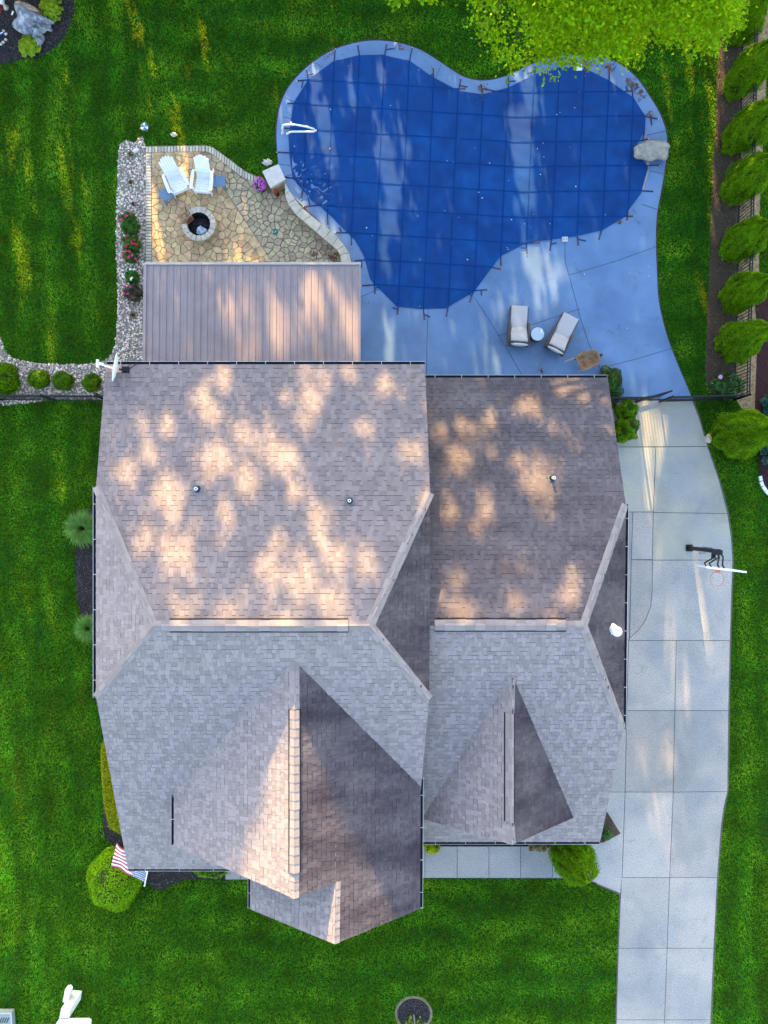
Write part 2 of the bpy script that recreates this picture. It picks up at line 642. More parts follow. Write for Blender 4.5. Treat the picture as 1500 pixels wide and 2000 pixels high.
def weather(m_, col, amount, scale, lo=.50, hi=.70):
    """irregular water and dirt marks over a paved surface"""
    N, L, B = nodes(m_)
    src_ = B.inputs["Base Color"].links[0].from_socket
    tc_ = N.new("ShaderNodeTexCoord")
    n1 = N.new("ShaderNodeTexNoise")
    n1.inputs["Scale"].default_value = scale
    n1.inputs["Detail"].default_value = 7
    n1.inputs["Roughness"].default_value = .62
    n1.inputs["Distortion"].default_value = .8
    L.new(tc_.outputs["Object"], n1.inputs["Vector"])
    r_ = N.new("ShaderNodeMapRange")
    r_.inputs[1].default_value, r_.inputs[2].default_value = lo, hi
    r_.inputs[4].default_value = amount
    L.new(n1.outputs["Fac"], r_.inputs[0])
    x_ = N.new("ShaderNodeMix")
    x_.data_type = 'RGBA'
    x_.blend_type = 'MULTIPLY'
    L.new(r_.outputs[0], x_.inputs[0])
    L.new(src_, x_.inputs[6])
    x_.inputs[7].default_value = (*col, 1)
    L.new(x_.outputs[2], B.inputs["Base Color"])


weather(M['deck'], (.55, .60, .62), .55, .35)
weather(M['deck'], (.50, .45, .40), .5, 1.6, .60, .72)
weather(M['drive'], (.62, .62, .55), .5, .45)
weather(M['aggregate'], (.66, .66, .66), .5, .4)
weather(M['aggregate'], (.5, .48, .42), .45, 1.9, .60, .74)
weather(M['cover'], (.62, .72, .80), .6, .5)
weather(M['metal_roof'], (.8, .76, .74), .6, .7)
weather(M['slab'], (.6, .58, .55), .6, 2.5)

# shingle: tint per piece plus the darker granule band at the top of each exposure
def shingle_mat(name, shade_amt):
    m = mat(name, (.258, .218, .222), .92, .13, 90, objrand=.17, island=.17, hue=.016, bump=.35, bscale=160, spec=.2)
    N, L, B = nodes(m)
    src = B.inputs["Base Color"].links[0].from_socket
    uvn = N.new("ShaderNodeUVMap")
    sp = N.new("ShaderNodeSeparateXYZ")
    L.new(uvn.outputs[0], sp.inputs[0])
    gt = N.new("ShaderNodeMath")
    gt.operation = 'GREATER_THAN'
    gt.inputs[1].default_value = .80
    L.new(sp.outputs["Y"], gt.inputs[0])
    g2 = N.new("ShaderNodeMath")
    g2.operation = 'MULTIPLY'
    L.new(gt.outputs[0], g2.inputs[0])
    L.new(sp.outputs["X"], g2.inputs[1])
    hs = N.new("ShaderNodeMix")
    hs.data_type = 'RGBA'
    hs.inputs[7].default_value = (.085, .075, .08, 1)
    L.new(g2.outputs[0], hs.inputs[0])
    L.new(src, hs.inputs[6])
    cur = hs.outputs[2]
    if shade_amt:
        # painted shade of the darker slopes, with soft algae smears running through it
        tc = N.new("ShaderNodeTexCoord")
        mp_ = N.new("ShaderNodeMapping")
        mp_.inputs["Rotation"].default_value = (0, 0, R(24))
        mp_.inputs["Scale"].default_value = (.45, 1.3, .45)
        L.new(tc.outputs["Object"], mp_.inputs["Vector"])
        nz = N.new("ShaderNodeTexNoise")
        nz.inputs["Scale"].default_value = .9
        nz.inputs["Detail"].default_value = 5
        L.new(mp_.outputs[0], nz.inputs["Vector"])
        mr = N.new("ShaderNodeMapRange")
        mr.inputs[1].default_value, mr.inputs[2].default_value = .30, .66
        mr.inputs[3].default_value, mr.inputs[4].default_value = shade_amt * .68, min(1, shade_amt * 1.06)
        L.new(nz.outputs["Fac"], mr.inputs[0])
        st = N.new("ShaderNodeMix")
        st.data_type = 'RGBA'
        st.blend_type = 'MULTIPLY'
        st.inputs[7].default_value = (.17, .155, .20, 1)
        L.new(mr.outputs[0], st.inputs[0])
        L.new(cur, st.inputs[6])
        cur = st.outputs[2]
    L.new(cur, B.inputs["Base Color"])
    return m


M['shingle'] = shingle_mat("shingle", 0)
M['shingle_deep_shade'] = shingle_mat("deep_shade_shingle", .95)  # this and the two below carry slope shade painted into the colour
M['shingle_light_shade'] = shingle_mat("light_shade_shingle", .30)
M['shingle_mid_shade'] = shingle_mat("mid_shade_shingle", .74)


# ================================================================== GROUND
lawn_mb = MB()
lawn_mb.face([(-160, -160, 0), (160, -160, 0), (160, 160, 0), (-160, 160, 0)])
structure("lawn", lawn_mb, M['soil'])

PX = {}
PX['deck'] = smooth([(541, 290), (540, 255), (545, 215), (558, 180), (580, 150), (612, 121), (650, 98), (692, 84), (735, 79), (780, 84), (820, 97),
                     (852, 116), (880, 135), (906, 150), (935, 157), (965, 155), (1000, 144), (1045, 122), (1100, 108), (1150, 107), (1188, 115),
                     (1217, 129), (1246, 155), (1270, 190), (1288, 220), (1299, 250), (1303, 275), (1301, 310), (1297, 340), (1290, 380),
                     (1283, 420), (1281, 470), (1283, 530), (1287, 590), (1301, 650), (1319, 700), (1340, 750)], 4, closed=False) \
    + [(1352, 779), (1195, 779), (1160, 745), (815, 745), (690, 745), (690, 515), (672, 478), (560, 372), (545, 340)]
PX['drive'] = [(1180, 780), (1352, 780), (1365, 815), (1384, 878), (1405, 940), (1421, 1000), (1428, 1050), (1431, 1105), (1429, 1150), (1426, 1250),
               (1423, 1388), (1421, 1545), (1414, 1575), (1409, 1610), (1405, 1660), (1401, 1714), (1394, 1852), (1388, 2010), (1383, 2150),
               (1198, 2150), (1203, 2000), (1211, 1745), (1166, 1726), (1150, 1690), (1150, 1500)]
PX['walk'] = [(815, 1653), (1190, 1653), (1190, 1728), (1166, 1726), (1135, 1716), (815, 1715)]
PX['patio'] = [(283, 286), (400, 284), (414, 287), (432, 299), (452, 314), (477, 333), (500, 344), (514, 348), (530, 360), (556, 366), (690, 480), (690, 520), (283, 520)]
PX['gravel'] = smooth([(234, 284), (262, 279), (284, 283), (284, 500), (284, 712), (215, 780), (205, 780), (100, 781), (-20, 782), (-20, 640), (2, 660), (12, 688), (40, 704), (100, 711),
                       (165, 711), (200, 705), (219, 690), (227, 655), (230, 560), (227, 480), (229, 380)], 3)
PX['bed_corner'] = [(750 + 0, 0)] and smooth([(-60, -60), (150, -60), (146, 0), (142, 35), (128, 70), (105, 97), (72, 113), (30, 119), (-60, 124)], 3)
PX['bed_west'] = smooth([(190, 990), (165, 1000), (152, 1040), (147, 1100), (150, 1160), (162, 1210), (178, 1250), (200, 1260)], 3, closed=False)
PX['bed_globe'] = smooth([(205, 1450), (202, 1600), (205, 1635), (230, 1660), (300, 1735), (330, 1730), (370, 1716), (445, 1720), (445, 1690), (300, 1690)], 2)
PX['bed_front'] = [(818, 1640), (1190, 1640), (1190, 1654), (818, 1654)]
PX['bed_point'] = [(1180, 1585), (1186, 1586), (1211, 1627), (1178, 1644), (1165, 1646)]
PX['bed_ring'] = [(808 + 32 * math.cos(a), 1980 + 30 * math.sin(a)) for a in np.linspace(0, 2 * math.pi, 24, endpoint=False)]
PX['bed_fence'] = smooth([(1400, -40), (1405, 60), (1400, 150), (1398, 230), (1392, 330), (1388, 430), (1385, 520), (1382, 600), (1378, 690), (1378, 735), (1390, 770), (1450, 778),
                          (1462, 700), (1466, 500), (1470, 200), (1474, -40)], 3)
PX['strip_soil'] = [(1452, -40), (1447, 300), (1441, 600), (1437, 690), (1434, 775), (1450, 800), (1478, 806), (1480, 700), (1484, 400), (1500, 100), (1505, -40)]
PX['bed_neighbour'] = smooth([(1479, 560), (1479, 650), (1477, 720), (1474, 800), (1478, 860), (1480, 890), (1484, 925), (1494, 960), (1515, 985), (1560, 1000), (1560, 520)], 3)
PX['bed_corner_ne'] = [(1180, 740), (1192, 742), (1200, 760), (1207, 778), (1200, 800), (1180, 800)]
PX['walk_west'] = [(440, 1700), (500, 1700), (500, 1718), (440, 1718)]

# soil-coloured beds, each a thin sheet a few millimetres above the other
def bed(name, key, m, z, chips=None, dens=260, ch_len=.05):
    w = [(p.x, p.y) for p in PP(PX[key])]
    mb = MB()
    mb.prism(w, -.02, z)
    o = structure(name, mb, m)
    if chips:
        xs = [p[0] for p in w]
        ys = [p[1] for p in w]
        a, b, c, d = min(xs), max(xs), min(ys), max(ys)
        a, b, c, d = max(a, -15), min(b, 15), max(c, -19), min(d, 20)
        n = int((b - a) * (d - c) * dens)
        x, y = rng.uniform(a, b, n), rng.uniform(c, d, n)
        k = inside(w, x, y)
        cen = np.stack([x[k], y[k], z + rng.uniform(.002, .03, k.sum())], 1)
        nor = rng.normal(size=cen.shape) * .45 + np.array([0, 0, 1])
        v, f = leaf_arrays(cen, nor, np.full(len(cen), ch_len), .35, .05)
        np_mesh(name.replace("bed", "chips").replace("strip", "chips"), v, f, chips, o, kind='stuff')
    return o


bed("mulch_bed", 'bed_corner', M['mulch'], .010, M['chip'], 500, .06)
bed("mulch_bed", 'bed_west', M['mulch'], .010, M['chip'], 500, .06)
bed("mulch_bed", 'bed_globe', M['mulch'], .010, M['chip'], 500, .06)
bed("mulch_bed", 'bed_front', M['mulch'], .010, M['chip'], 300, .06)
bed("mulch_bed", 'bed_point', M['mulch_brown'], .052, M['chip_brown'], 700, .05)
PX['ring_soil'] = [(808 + 37 * math.cos(a), 1980 + 35 * math.sin(a)) for a in np.linspace(0, 2 * math.pi, 28, endpoint=False)]
bed("soil_ring", 'ring_soil', mat("dry_ring", (.20, .16, .10), .95, .3, 9), .006)
bed("mulch_bed", 'bed_ring', M['mulch'], .012, M['chip'], 600, .06)
bed("mulch_bed", 'bed_fence', M['mulch_brown'], .008, M['chip_brown'], 260, .07)
bed("soil_strip", 'strip_soil', mat("dry_soil", (.34, .23, .12), .95, .3, 8, bump=1, bscale=30), .013, M['chip_brown'], 150, .06)
bed("mulch_bed", 'bed_neighbour', M['mulch_red'], .018, M['chip_red'], 400, .06)
bed("mulch_bed", 'bed_corner_ne', M['mulch_brown'], .066, M['chip_brown'], 400, .06)
gravel_bed = bed("gravel_bed", 'gravel', M['gravel_base'], .014)

# ------------------------------------------------------------------ pebbles (nobody could count them)
def ico():
    t = (1 + 5 ** .5) / 2
    v = np.array([(-1, t, 0), (1, t, 0), (-1, -t, 0), (1, -t, 0), (0, -1, t), (0, 1, t), (0, -1, -t), (0, 1, -t), (t, 0, -1), (t, 0, 1), (-t, 0, -1), (-t, 0, 1)], float)
    v /= np.linalg.norm(v[0])
    f = np.array([(0, 11, 5), (0, 5, 1), (0, 1, 7), (0, 7, 10), (0, 10, 11), (1, 5, 9), (5, 11, 4), (11, 10, 2), (10, 7, 6), (7, 1, 8), (3, 9, 4), (3, 4, 2),
                  (3, 2, 6), (3, 6, 8), (3, 8, 9), (4, 9, 5), (2, 4, 11), (6, 2, 10), (8, 6, 7), (9, 8, 1)])
    return v, f


ICOV, ICOF = ico()


def stones(name, pts, r, m, parent=None, flat=.6, **props):
    n = len(pts)
    sc = r * rng.uniform(.55, 1.35, (n, 1)) * np.stack([rng.uniform(.8, 1.3, n), rng.uniform(.7, 1.1, n), rng.uniform(.5, .8, n) * flat / .6], 1)
    an = rng.uniform(0, 6.28, n)
    v = ICOV[None] * (1 + rng.normal(0, .10, (n, 12, 1))) * sc[:, None, :]
    c, s = np.cos(an)[:, None], np.sin(an)[:, None]
    v = np.stack([v[..., 0] * c - v[..., 1] * s, v[..., 0] * s + v[..., 1] * c, v[..., 2]], -1)
    v += np.asarray(pts)[:, None, :]
    f = ICOF[None] + np.arange(n)[:, None, None] * 12
    return np_mesh(name, v.reshape(-1, 3), f.reshape(-1, 3), m, parent, True, **props)


gw = [(p.x, p.y) for p in PP(PX['gravel'])]
n = 15000
x, y = rng.uniform(-14.2, -8.2, n), rng.uniform(3.8, 13.4, n)
k = inside(gw, x, y)
stones("pebbles", np.stack([x[k], y[k], .02 + rng.uniform(0, .02, k.sum())], 1), .036, M['pebble'], gravel_bed, kind='stuff')
# a few that strayed into the grass beside the bed

# ------------------------------------------------------------------ pool deck, its joints
deck_z = .06
mb = MB()
deckw = [(p.x, p.y) for p in PP(PX['deck'], deck_z)]
mb.prism(deckw, -.05, deck_z)
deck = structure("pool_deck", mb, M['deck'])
deck_joints = [
    [(553, 228), (572, 233)], [(541, 320), (572, 324)], [(553, 346), (572, 340)],
    [(1103, 470), (1104, 512), (1112, 540), (1133, 620), (1150, 672), (1174, 724), (1178, 738)],
    [(1112, 537), (1200, 511), (1281, 482)], [(1254, 399), (1286, 410)], [(1264, 333), (1296, 340)], [(1264, 264), (1300, 256)],
    [(928, 582), (972, 652), (1018, 730), (1024, 742)], [(973, 656), (994, 650)], [(1030, 637), (1090, 617), (1133, 603)],
    [(836, 605), (834, 660), (833, 742)], [(704, 580), (742, 564)],
    [(1176, 718), (1240, 702), (1314, 680)], [(1245, 199), (1264, 185)], [(575, 200), (556, 190)], [(655, 112), (648, 100)],
    [(770, 100), (774, 86)], [(852, 150), (862, 126)], [(630, 132), (615, 122)], [(1196, 138), (1205, 126)], [(940, 180), (938, 158)],
]
for pts in deck_joints:
    w = [P(a, b, deck_z) for a, b in pts]
    mb = MB()
    for i in range(len(w) - 1):
        d = (w[i + 1] - w[i]).normalized()
        mb.bar(w[i] - d * .004, w[i + 1], .016, .008)
    mb.build("expansion_joint", M['joint'], deck)
# dark soil lip where the lawn was edged along the slab
mb = MB()
lip = [P(a, b, .03) for a, b in PX['deck'][:149]]
cen = Vector((3, 10, 0))
for i in range(len(lip) - 1):
    a, b = lip[i], lip[i + 1]
    na = (a - cen).normalized() * .07
    nb = (b - cen).normalized() * .07
    mb.face([a, b, b + Vector((nb.x, nb.y, -.015)), a + Vector((na.x, na.y, -.015))])
mb.build("edge_soil", M['mulch_brown'], deck)

# ------------------------------------------------------------------ driveway and walkway slabs
def shrink(poly, d):
    poly = ccw(poly)
    out = []
    n = len(poly)
    for i in range(n):
        p0, p1, p2 = Vector(poly[i - 1][:2]), Vector(poly[i][:2]), Vector(poly[(i + 1) % n][:2])
        e0, e1 = (p1 - p0), (p2 - p1)
        if e0.length < 1e-5 or e1.length < 1e-5:
            continue
        e0.normalize()
        e1.normalize()
        n0, n1 = Vector((-e0.y, e0.x)), Vector((-e1.y, e1.x))
        k = n0 + n1
        if k.length < .2:
            k = n0
        else:
            k = k / max(.5, k.length_squared / 2)
        out.append((p1.x + k.x * d, p1.y + k.y * d))
    return out


def slabs(parent, polys, z, mats_):
    for i, q in enumerate(polys):
        w = [(p.x, p.y) for p in PP(q, z)]
        mb = MB()
        mb.prism(shrink(w, .010), -.05, z)
        mb.build("slab", mats_[i] if isinstance(mats_, list) else mats_, parent)


dz = .045
mb = MB()
mb.prism(shrink([(p.x, p.y) for p in PP(PX['drive'], 0)], -.035), -.05, .026)
drive = structure("driveway", mb, M['filler'])
arc = [(1274, 1094), (1274, 1150), (1271, 1185), (1260, 1213), (1246, 1232), (1230, 1246)]
D, A = M['drive'], M['aggregate']
slabs(drive, [
    [(1180, 782), (1352, 782), (1365, 815), (1382, 872), (1180, 873)],
    [(1180, 873), (1281, 873), (1276, 1000), (1180, 1000)],
    [(1281, 873), (1382, 872), (1405, 940), (1421, 1003), (1276, 1001)],
    [(1180, 1000), (1236, 1000), (1233, 1094), (1229, 1250), (1180, 1250)],
    [(1236, 1000), (1276, 1000), (1274, 1093), (1233, 1093)],
    [(1233, 1093)] + arc,
    [(1276, 1001), (1421, 1003), (1428, 1050), (1431, 1094), (1274, 1094)],
    [(1274, 1094), (1431, 1094), (1429, 1150), (1426, 1251), (1229, 1251)] + arc[::-1][:-1],
    [(1180, 1250), (1228, 1250), (1224, 1388), (1180, 1388)],
    [(1228, 1251), (1321, 1251), (1318, 1388), (1224, 1388)],
    [(1321, 1251), (1426, 1251), (1423, 1388), (1318, 1388)],
    [(1150, 1388), (1224, 1388), (1221, 1547), (1150, 1547)],
    [(1224, 1388), (1318, 1388), (1315, 1547), (1221, 1547)],
    [(1318, 1388), (1423, 1388), (1421, 1546), (1315, 1547)],
    [(1150, 1547), (1221, 1547), (1215, 1714), (1212, 1745), (1166, 1726), (1150, 1690)],
    [(1221, 1547), (1315, 1547), (1308, 1714), (1215, 1714)],
    [(1315, 1547), (1421, 1546), (1414, 1575), (1409, 1610), (1405, 1660), (1401, 1714), (1308, 1714)],
    [(1214, 1714), (1308, 1714), (1303, 1852), (1208, 1852)],
    [(1308, 1714), (1401, 1714), (1394, 1852), (1303, 1852)],
    [(1208, 1852), (1303, 1852), (1298, 1992), (1204, 1992)],
    [(1303, 1852), (1394, 1852), (1388, 1992), (1298, 1992)],
    [(1204, 1992), (1298, 1992), (1292, 2150), (1198, 2150)],
    [(1298, 1992), (1388, 1992), (1383, 2150), (1292, 2150)],
], dz, [D, D, D, A, A, A, D, A, A, A, A, A, A, A, A, A, A, A, A, A, A, A, A])
mb = MB()
mb.prism(shrink([(p.x, p.y) for p in PP(PX['walk'], 0)], .015), -.05, .022)
walk = structure("walkway", mb, M['filler'])
wx = [790, 830, 893, 955, 1017, 1079, 1136]
slabs(walk, [[(wx[i], 1653), (wx[i + 1], 1653), (wx[i + 1], 1715), (wx[i], 1715)] for i in range(6)] + [[(1136, 1653), (1166, 1653), (1166, 1725), (1136, 1715)]], .04, A)
mb = MB()
mb.prism([(p.x, p.y) for p in PP(PX['walk_west'])], -.05, .03)
walk_w = structure("walkway", mb, M['filler'])
slabs(walk_w, [[(440, 1700), (470, 1700), (470, 1718), (440, 1718)], [(470, 1700), (500, 1700), (500, 1718), (470, 1718)]], .04, A)

# ------------------------------------------------------------------ patio: mortar bed, flagstones, soldier bricks
mb = MB()
mb.prism([(p.x, p.y) for p in PP(PX['patio'])], -.05, .030)
patio = structure("patio", mb, M['mortar'])
zone = [(p.x, p.y) for p in PP([(297, 299), (400, 297), (411, 299), (427, 311), (447, 326), (472, 345), (498, 356), (514, 362), (532, 372), (553, 374), (562, 388), (590, 424),
                                (612, 444), (640, 464), (658, 476), (668, 490), (676, 519), (297, 519)])]
g0, g1 = P(432, 360), P(534, 516)
gd = (g1 - g0).normalized()
gn = Vector((-gd.y, gd.x, 0))
if gn.dot(P(500, 400) - g0) < 0:
    gn = -gn


def stone_field(side, spacing, m, seed):
    rs = random.Random(seed)
    seeds = []
    xs = [p[0] for p in zone]
    ys = [p[1] for p in zone]
    tries = 0
    zn = [(p[0], p[1]) for p in zone]
    while tries < 5000:
        tries += 1
        q = (rs.uniform(min(xs), max(xs)), rs.uniform(min(ys), max(ys)))
        s_ = (q[0] - g0.x) * gn.x + (q[1] - g0.y) * gn.y
        if s_ * side < .06:
            continue
        sp_ = spacing * (.72 + .55 * ((math.sin(q[0] * 2.7 + 1) * math.sin(q[1] * 3.1 + seed)) * .5 + .5)) * rs.uniform(.38, 1.25)
        if all((q[0] - p[0]) ** 2 + (q[1] - p[1]) ** 2 > sp_ ** 2 for p in seeds):
            seeds.append(q)
    ok = inside(zn, [p[0] for p in seeds], [p[1] for p in seeds])
    made = 0
    for i, q in enumerate(seeds):
        if not ok[i] or made > 299:
            continue
        cell = [(q[0] - .8, q[1] - .8), (q[0] + .8, q[1] - .8), (q[0] + .8, q[1] + .8), (q[0] - .8, q[1] + .8)]
        for j, p in enumerate(seeds):
            if j == i:
                continue
            dx, dy = p[0] - q[0], p[1] - q[1]
            dd = dx * dx + dy * dy
            if dd > 1.7:
                continue
            cell = clip_half(cell, dx, dy, dx * (p[0] + q[0]) / 2 + dy * (p[1] + q[1]) / 2)
        cell = clip_half(cell, -gn.x * side, -gn.y * side, -(gn.x * side * g0.x + gn.y * side * g0.y))
        if len(cell) < 3:
            continue
        cell = clip_convex(zn, cell)
        if len(cell) < 3 or abs(area2(cell)) < .02:
            continue
        cell = shrink(cell, rs.uniform(.006, .012) if side < 0 else rs.uniform(.010, .018))
        # knock the corners off and roughen the edges
        rough = []
        n_ = len(cell)
        for k_ in range(n_):
            a, b, c_ = cell[k_ - 1], cell[k_], cell[(k_ + 1) % n_]
            for o_, t_ in ((a, rs.uniform(.04, .16)), (c_, rs.uniform(.04, .16))):
                rough.append((b[0] + (o_[0] - b[0]) * t_ + rs.uniform(-.006, .006), b[1] + (o_[1] - b[1]) * t_ + rs.uniform(-.006, .006)))
        mb_ = MB()
        mb_.prism(rough, .0, .047 + rs.uniform(0, .010))
        mb_.build("flagstone", m, patio)
        made += 1


stone_field(-1, .36, M['stone_tan'], 3)
stone_field(1, .31, M['stone_grey'], 9)


def brick_row(path_out, path_in, step, z=.055):
    """bricks laid across the strip between two pixel polylines"""
    o = smooth([tuple(P(a, b, z).xy) for a, b in path_out], 12, False)
    i_ = smooth([tuple(P(a, b, z).xy) for a, b in path_in], 12, False)
    total = sum(math.dist(o[k], o[k + 1]) for k in range(len(o) - 1))
    n_ = max(1, int(round(total / step)))

    def at(pl, t):
        ls = [math.dist(pl[k], pl[k + 1]) for k in range(len(pl) - 1)]
        s_ = t * sum(ls)
        for k, l in enumerate(ls):
            if s_ <= l or k == len(ls) - 1:
                f_ = min(1, s_ / max(l, 1e-9))
                return (pl[k][0] + (pl[k + 1][0] - pl[k][0]) * f_, pl[k][1] + (pl[k + 1][1] - pl[k][1]) * f_)
            s_ -= l
    for k in range(n_):
        t0, t1 = k / n_, (k + 1) / n_
        q = [at(o, t0), at(o, t1), at(i_, t1), at(i_, t0)]
        mb_ = MB()
        mb_.prism(shrink(q, .011), 0, z + random.uniform(-.004, .010), chamfer=.008)
        mb_.build("edging_brick", M['brick'], patio)


brick_row([(284, 299), (284, 400), (284, 514)], [(296, 299), (296, 400), (296, 514)], .105)
brick_row([(284, 286), (345, 285), (400, 284)], [(284, 298), (345, 297), (400, 296)], .112)
brick_row([(401, 284), (414, 287), (432, 299), (452, 314), (477, 333), (500, 344), (513, 348)],
          [(401, 296), (411, 299), (427, 311), (447, 326), (472, 345), (498, 356), (513, 360)], .112)

# ================================================================== HOUSE
zR = 7.14
YR = P(0, 1222, zR).y
pS_, pN_ = .53, .311
S_pl = (0, pS_, zR - pS_ * YR)
N_pl = (0, -pN_, zR + pN_ * YR)
RL, RR = P(300, 1222, zR), P(722, 1222, zR)
mN = [RL, RR, onplane(840, 962, N_pl), onplane(830, 712, N_pl), onplane(207, 712, N_pl), onplane(188, 950, N_pl)]
cLS, cRS = onplane(188, 1363, S_pl), onplane(838, 1366, S_pl)
mS = [RL, cLS, onplane(250, 1697, S_pl), onplane(816, 1697, S_pl), onplane(822, 1540, S_pl), cRS, RR]
mL = [RL, mN[5], cLS]
mRt = [RR, cRS, mN[2]]
L_pl, Rt_pl = plane3(*mL), plane3(*mRt)

zG = 6.53
gridge0 = onplane(575, 1290, S_pl)
zG = gridge0.z
gapex = P(575, 1755, zG)
gW = [gridge0, onplane(340, 1546, S_pl), None, gapex]
ew = gW[1].z
gW[2] = P(340, 1652, ew)
GW_pl = plane3(gridge0, gW[1], gapex)
gW[2] = onplane(340, 1652, GW_pl)
ge_v = onplane(821, 1535, S_pl)
GE_pl = plane3(gridge0, gapex, ge_v)
low_top, low_apex = onplane(657, 1722, GE_pl), onplane(655, 1843, GE_pl)
ge_c = onplane(820, 1775, GE_pl)
gE = [gridge0, gapex, low_top, low_apex, ge_c, ge_v]
lw_c = P(490, 1775, ge_c.z)
LW_pl = plane3(low_top, low_apex, lw_c)
lW = [onplane(657, 1640, GE_pl), low_apex, lw_c, onplane(490, 1660, LW_pl)]
lW[0] = Vector((low_top.x, low_top.y + 1.6, low_top.z))
lW[3] = Vector((lw_c.x, lw_c.y + 2.2, zof(LW_pl, lw_c.x, lw_c.y + 2.2)))

# garage wing
zw = 5.81
Yw = P(0, 1222, zw).y
wS_pl = (0, .45, zw - .45 * Yw)
wN_pl = (0, -.433, zw + .433 * Yw)
WR = P(1140, 1222, zw)
WL = Vector((1.18, Yw, zw))
wcN, wcS = onplane(1222, 985, wN_pl), onplane(1217, 1425, wS_pl)
weN = onplane(1187, 738, wN_pl)
weS = onplane(1172, 1644, wS_pl)
wN = [WL, Vector((1.18, weN.y, weN.z)), weN, wcN, WR]
wS = [WL, WR, wcS, weS, Vector((1.13, weS.y, weS.z))]
wE = [WR, wcN, wcS]
wE_pl = plane3(*wE)
d0 = onplane(1000, 1317, wS_pl)
dap = P(1000, 1650, d0.z)
dvr, dvl = onplane(1120, 1597, wS_pl), onplane(824, 1599, wS_pl)
dE_pl, dW_pl = plane3(d0, dap, dvr), plane3(d0, dap, dvl)
dE = [d0, dap, dvr]
dW = [d0, dvl, dap]

house = thing("house", "large house with grey brown shingle roofs, hipped gables and two front gables", "house", (0, -3, 0))
HL = house.location
shingle_list = []          # (verts, faces, uvs) of every shingle, sorted into singles and the rest later


def roof_base(faces, name="roof"):
    """a slab 14 cm thick under each roof plane"""
    mb_ = MB()
    for f_ in faces:
        f_ = [Vector(p) for p in f_]
        a = area2(f_)
        if a < 0:
            f_ = f_[::-1]
        n_ = len(f_)
        i_ = len(mb_.v)
        mb_.v += [tuple(p) for p in f_] + [(p.x, p.y, p.z - .16) for p in f_]
        mb_.f.append(tuple(i_ + k_ for k_ in range(n_)))
        mb_.f.append(tuple(i_ + n_ + k_ for k_ in reversed(range(n_))))
        for k_ in range(n_):
            a_, b_ = i_ + k_, i_ + (k_ + 1) % n_
            mb_.f.append((a_, a_ + n_, b_ + n_, b_))
    return mb_.build(name, M['roofdeck'], house, world=True)


def shingle_plane(poly, pl, roof, exposure=.146, skip=None, seed=0, keep=None, m='shingle'):
    rs = random.Random(seed)
    nrm = Vector((-pl[0], -pl[1], 1)).normalized()
    up = Vector((pl[0], pl[1], 0))
    up = (up - nrm * up.dot(nrm)).normalized()
    us = up.cross(nrm).normalized()
    o = Vector(poly[0])
    p2 = [((Vector(p) - o).dot(us), (Vector(p) - o).dot(up)) for p in poly]
    umin, umax = min(p[0] for p in p2), max(p[0] for p in p2)
    vmin, vmax = min(p[1] for p in p2), max(p[1] for p in p2)
    skip2 = None
    if skip:
        skip2 = [((Vector(p) - o).dot(us), (Vector(p) - o).dot(up)) for p in skip]
    cells = []
    r = 0
    v = vmin
    while v < vmax:
        u = umin - rs.uniform(0, .3)
        tooth = rs.random() < .5
        while u < umax:
            w = rs.uniform(.09, .18) if tooth else rs.uniform(.08, .17)
            cells.append((u, u + w, v, v + exposure, tooth))
            u += w
            tooth = not tooth
        v += exposure
        r += 1
    A_ = np.array([c[:4] for c in cells])
    ins = np.ones(len(cells), int) * 0
    for ui in (0, 1):
        for vi in (2, 3):
            ins += inside(p2, A_[:, ui], A_[:, vi]).astype(int)
    midin = inside(p2, (A_[:, 0] + A_[:, 1]) / 2, (A_[:, 2] + A_[:, 3]) / 2)
    sk = inside(skip2, (A_[:, 0] + A_[:, 1]) / 2, (A_[:, 2] + A_[:, 3]) / 2) if skip2 else np.zeros(len(cells), bool)
    for ci, c in enumerate(cells):
        if sk[ci] or (ins[ci] == 0 and not midin[ci]):
            continue
        rect = [(c[0] + .002, c[2]), (c[1] - .002, c[2]), (c[1] - .002, c[3] + .01), (c[0] + .002, c[3] + .01)]
        q = rect if ins[ci] == 4 else clip_convex(p2, rect)
        if len(q) < 3:
            continue
        q = ccw(q)
        if area2(q) < .002:
            continue
        lo = (.016 if c[4] else .009) + rs.uniform(-.001, .002)
        hi = .005 if c[4] else .004
        band = rs.random() < (.18 if c[4] else .62)
        top, bot, uvs = [], [], []
        for (a, b) in q:
            t = min(1, max(0, (b - c[2]) / exposure))
            pt = o + us * a + up * b
            top.append(pt + nrm * (lo + (hi - lo) * t))
            bot.append(pt)
            uvs.append((1.0 if band else 0.0, t))
        n_ = len(q)
        vs = top + bot
        fs = [tuple(range(n_))] + [(k_, n_ + k_, n_ + (k_ + 1) % n_, (k_ + 1) % n_) for k_ in range(n_)]
        shingle_list.append((vs, fs, uvs, roof, keep, m))


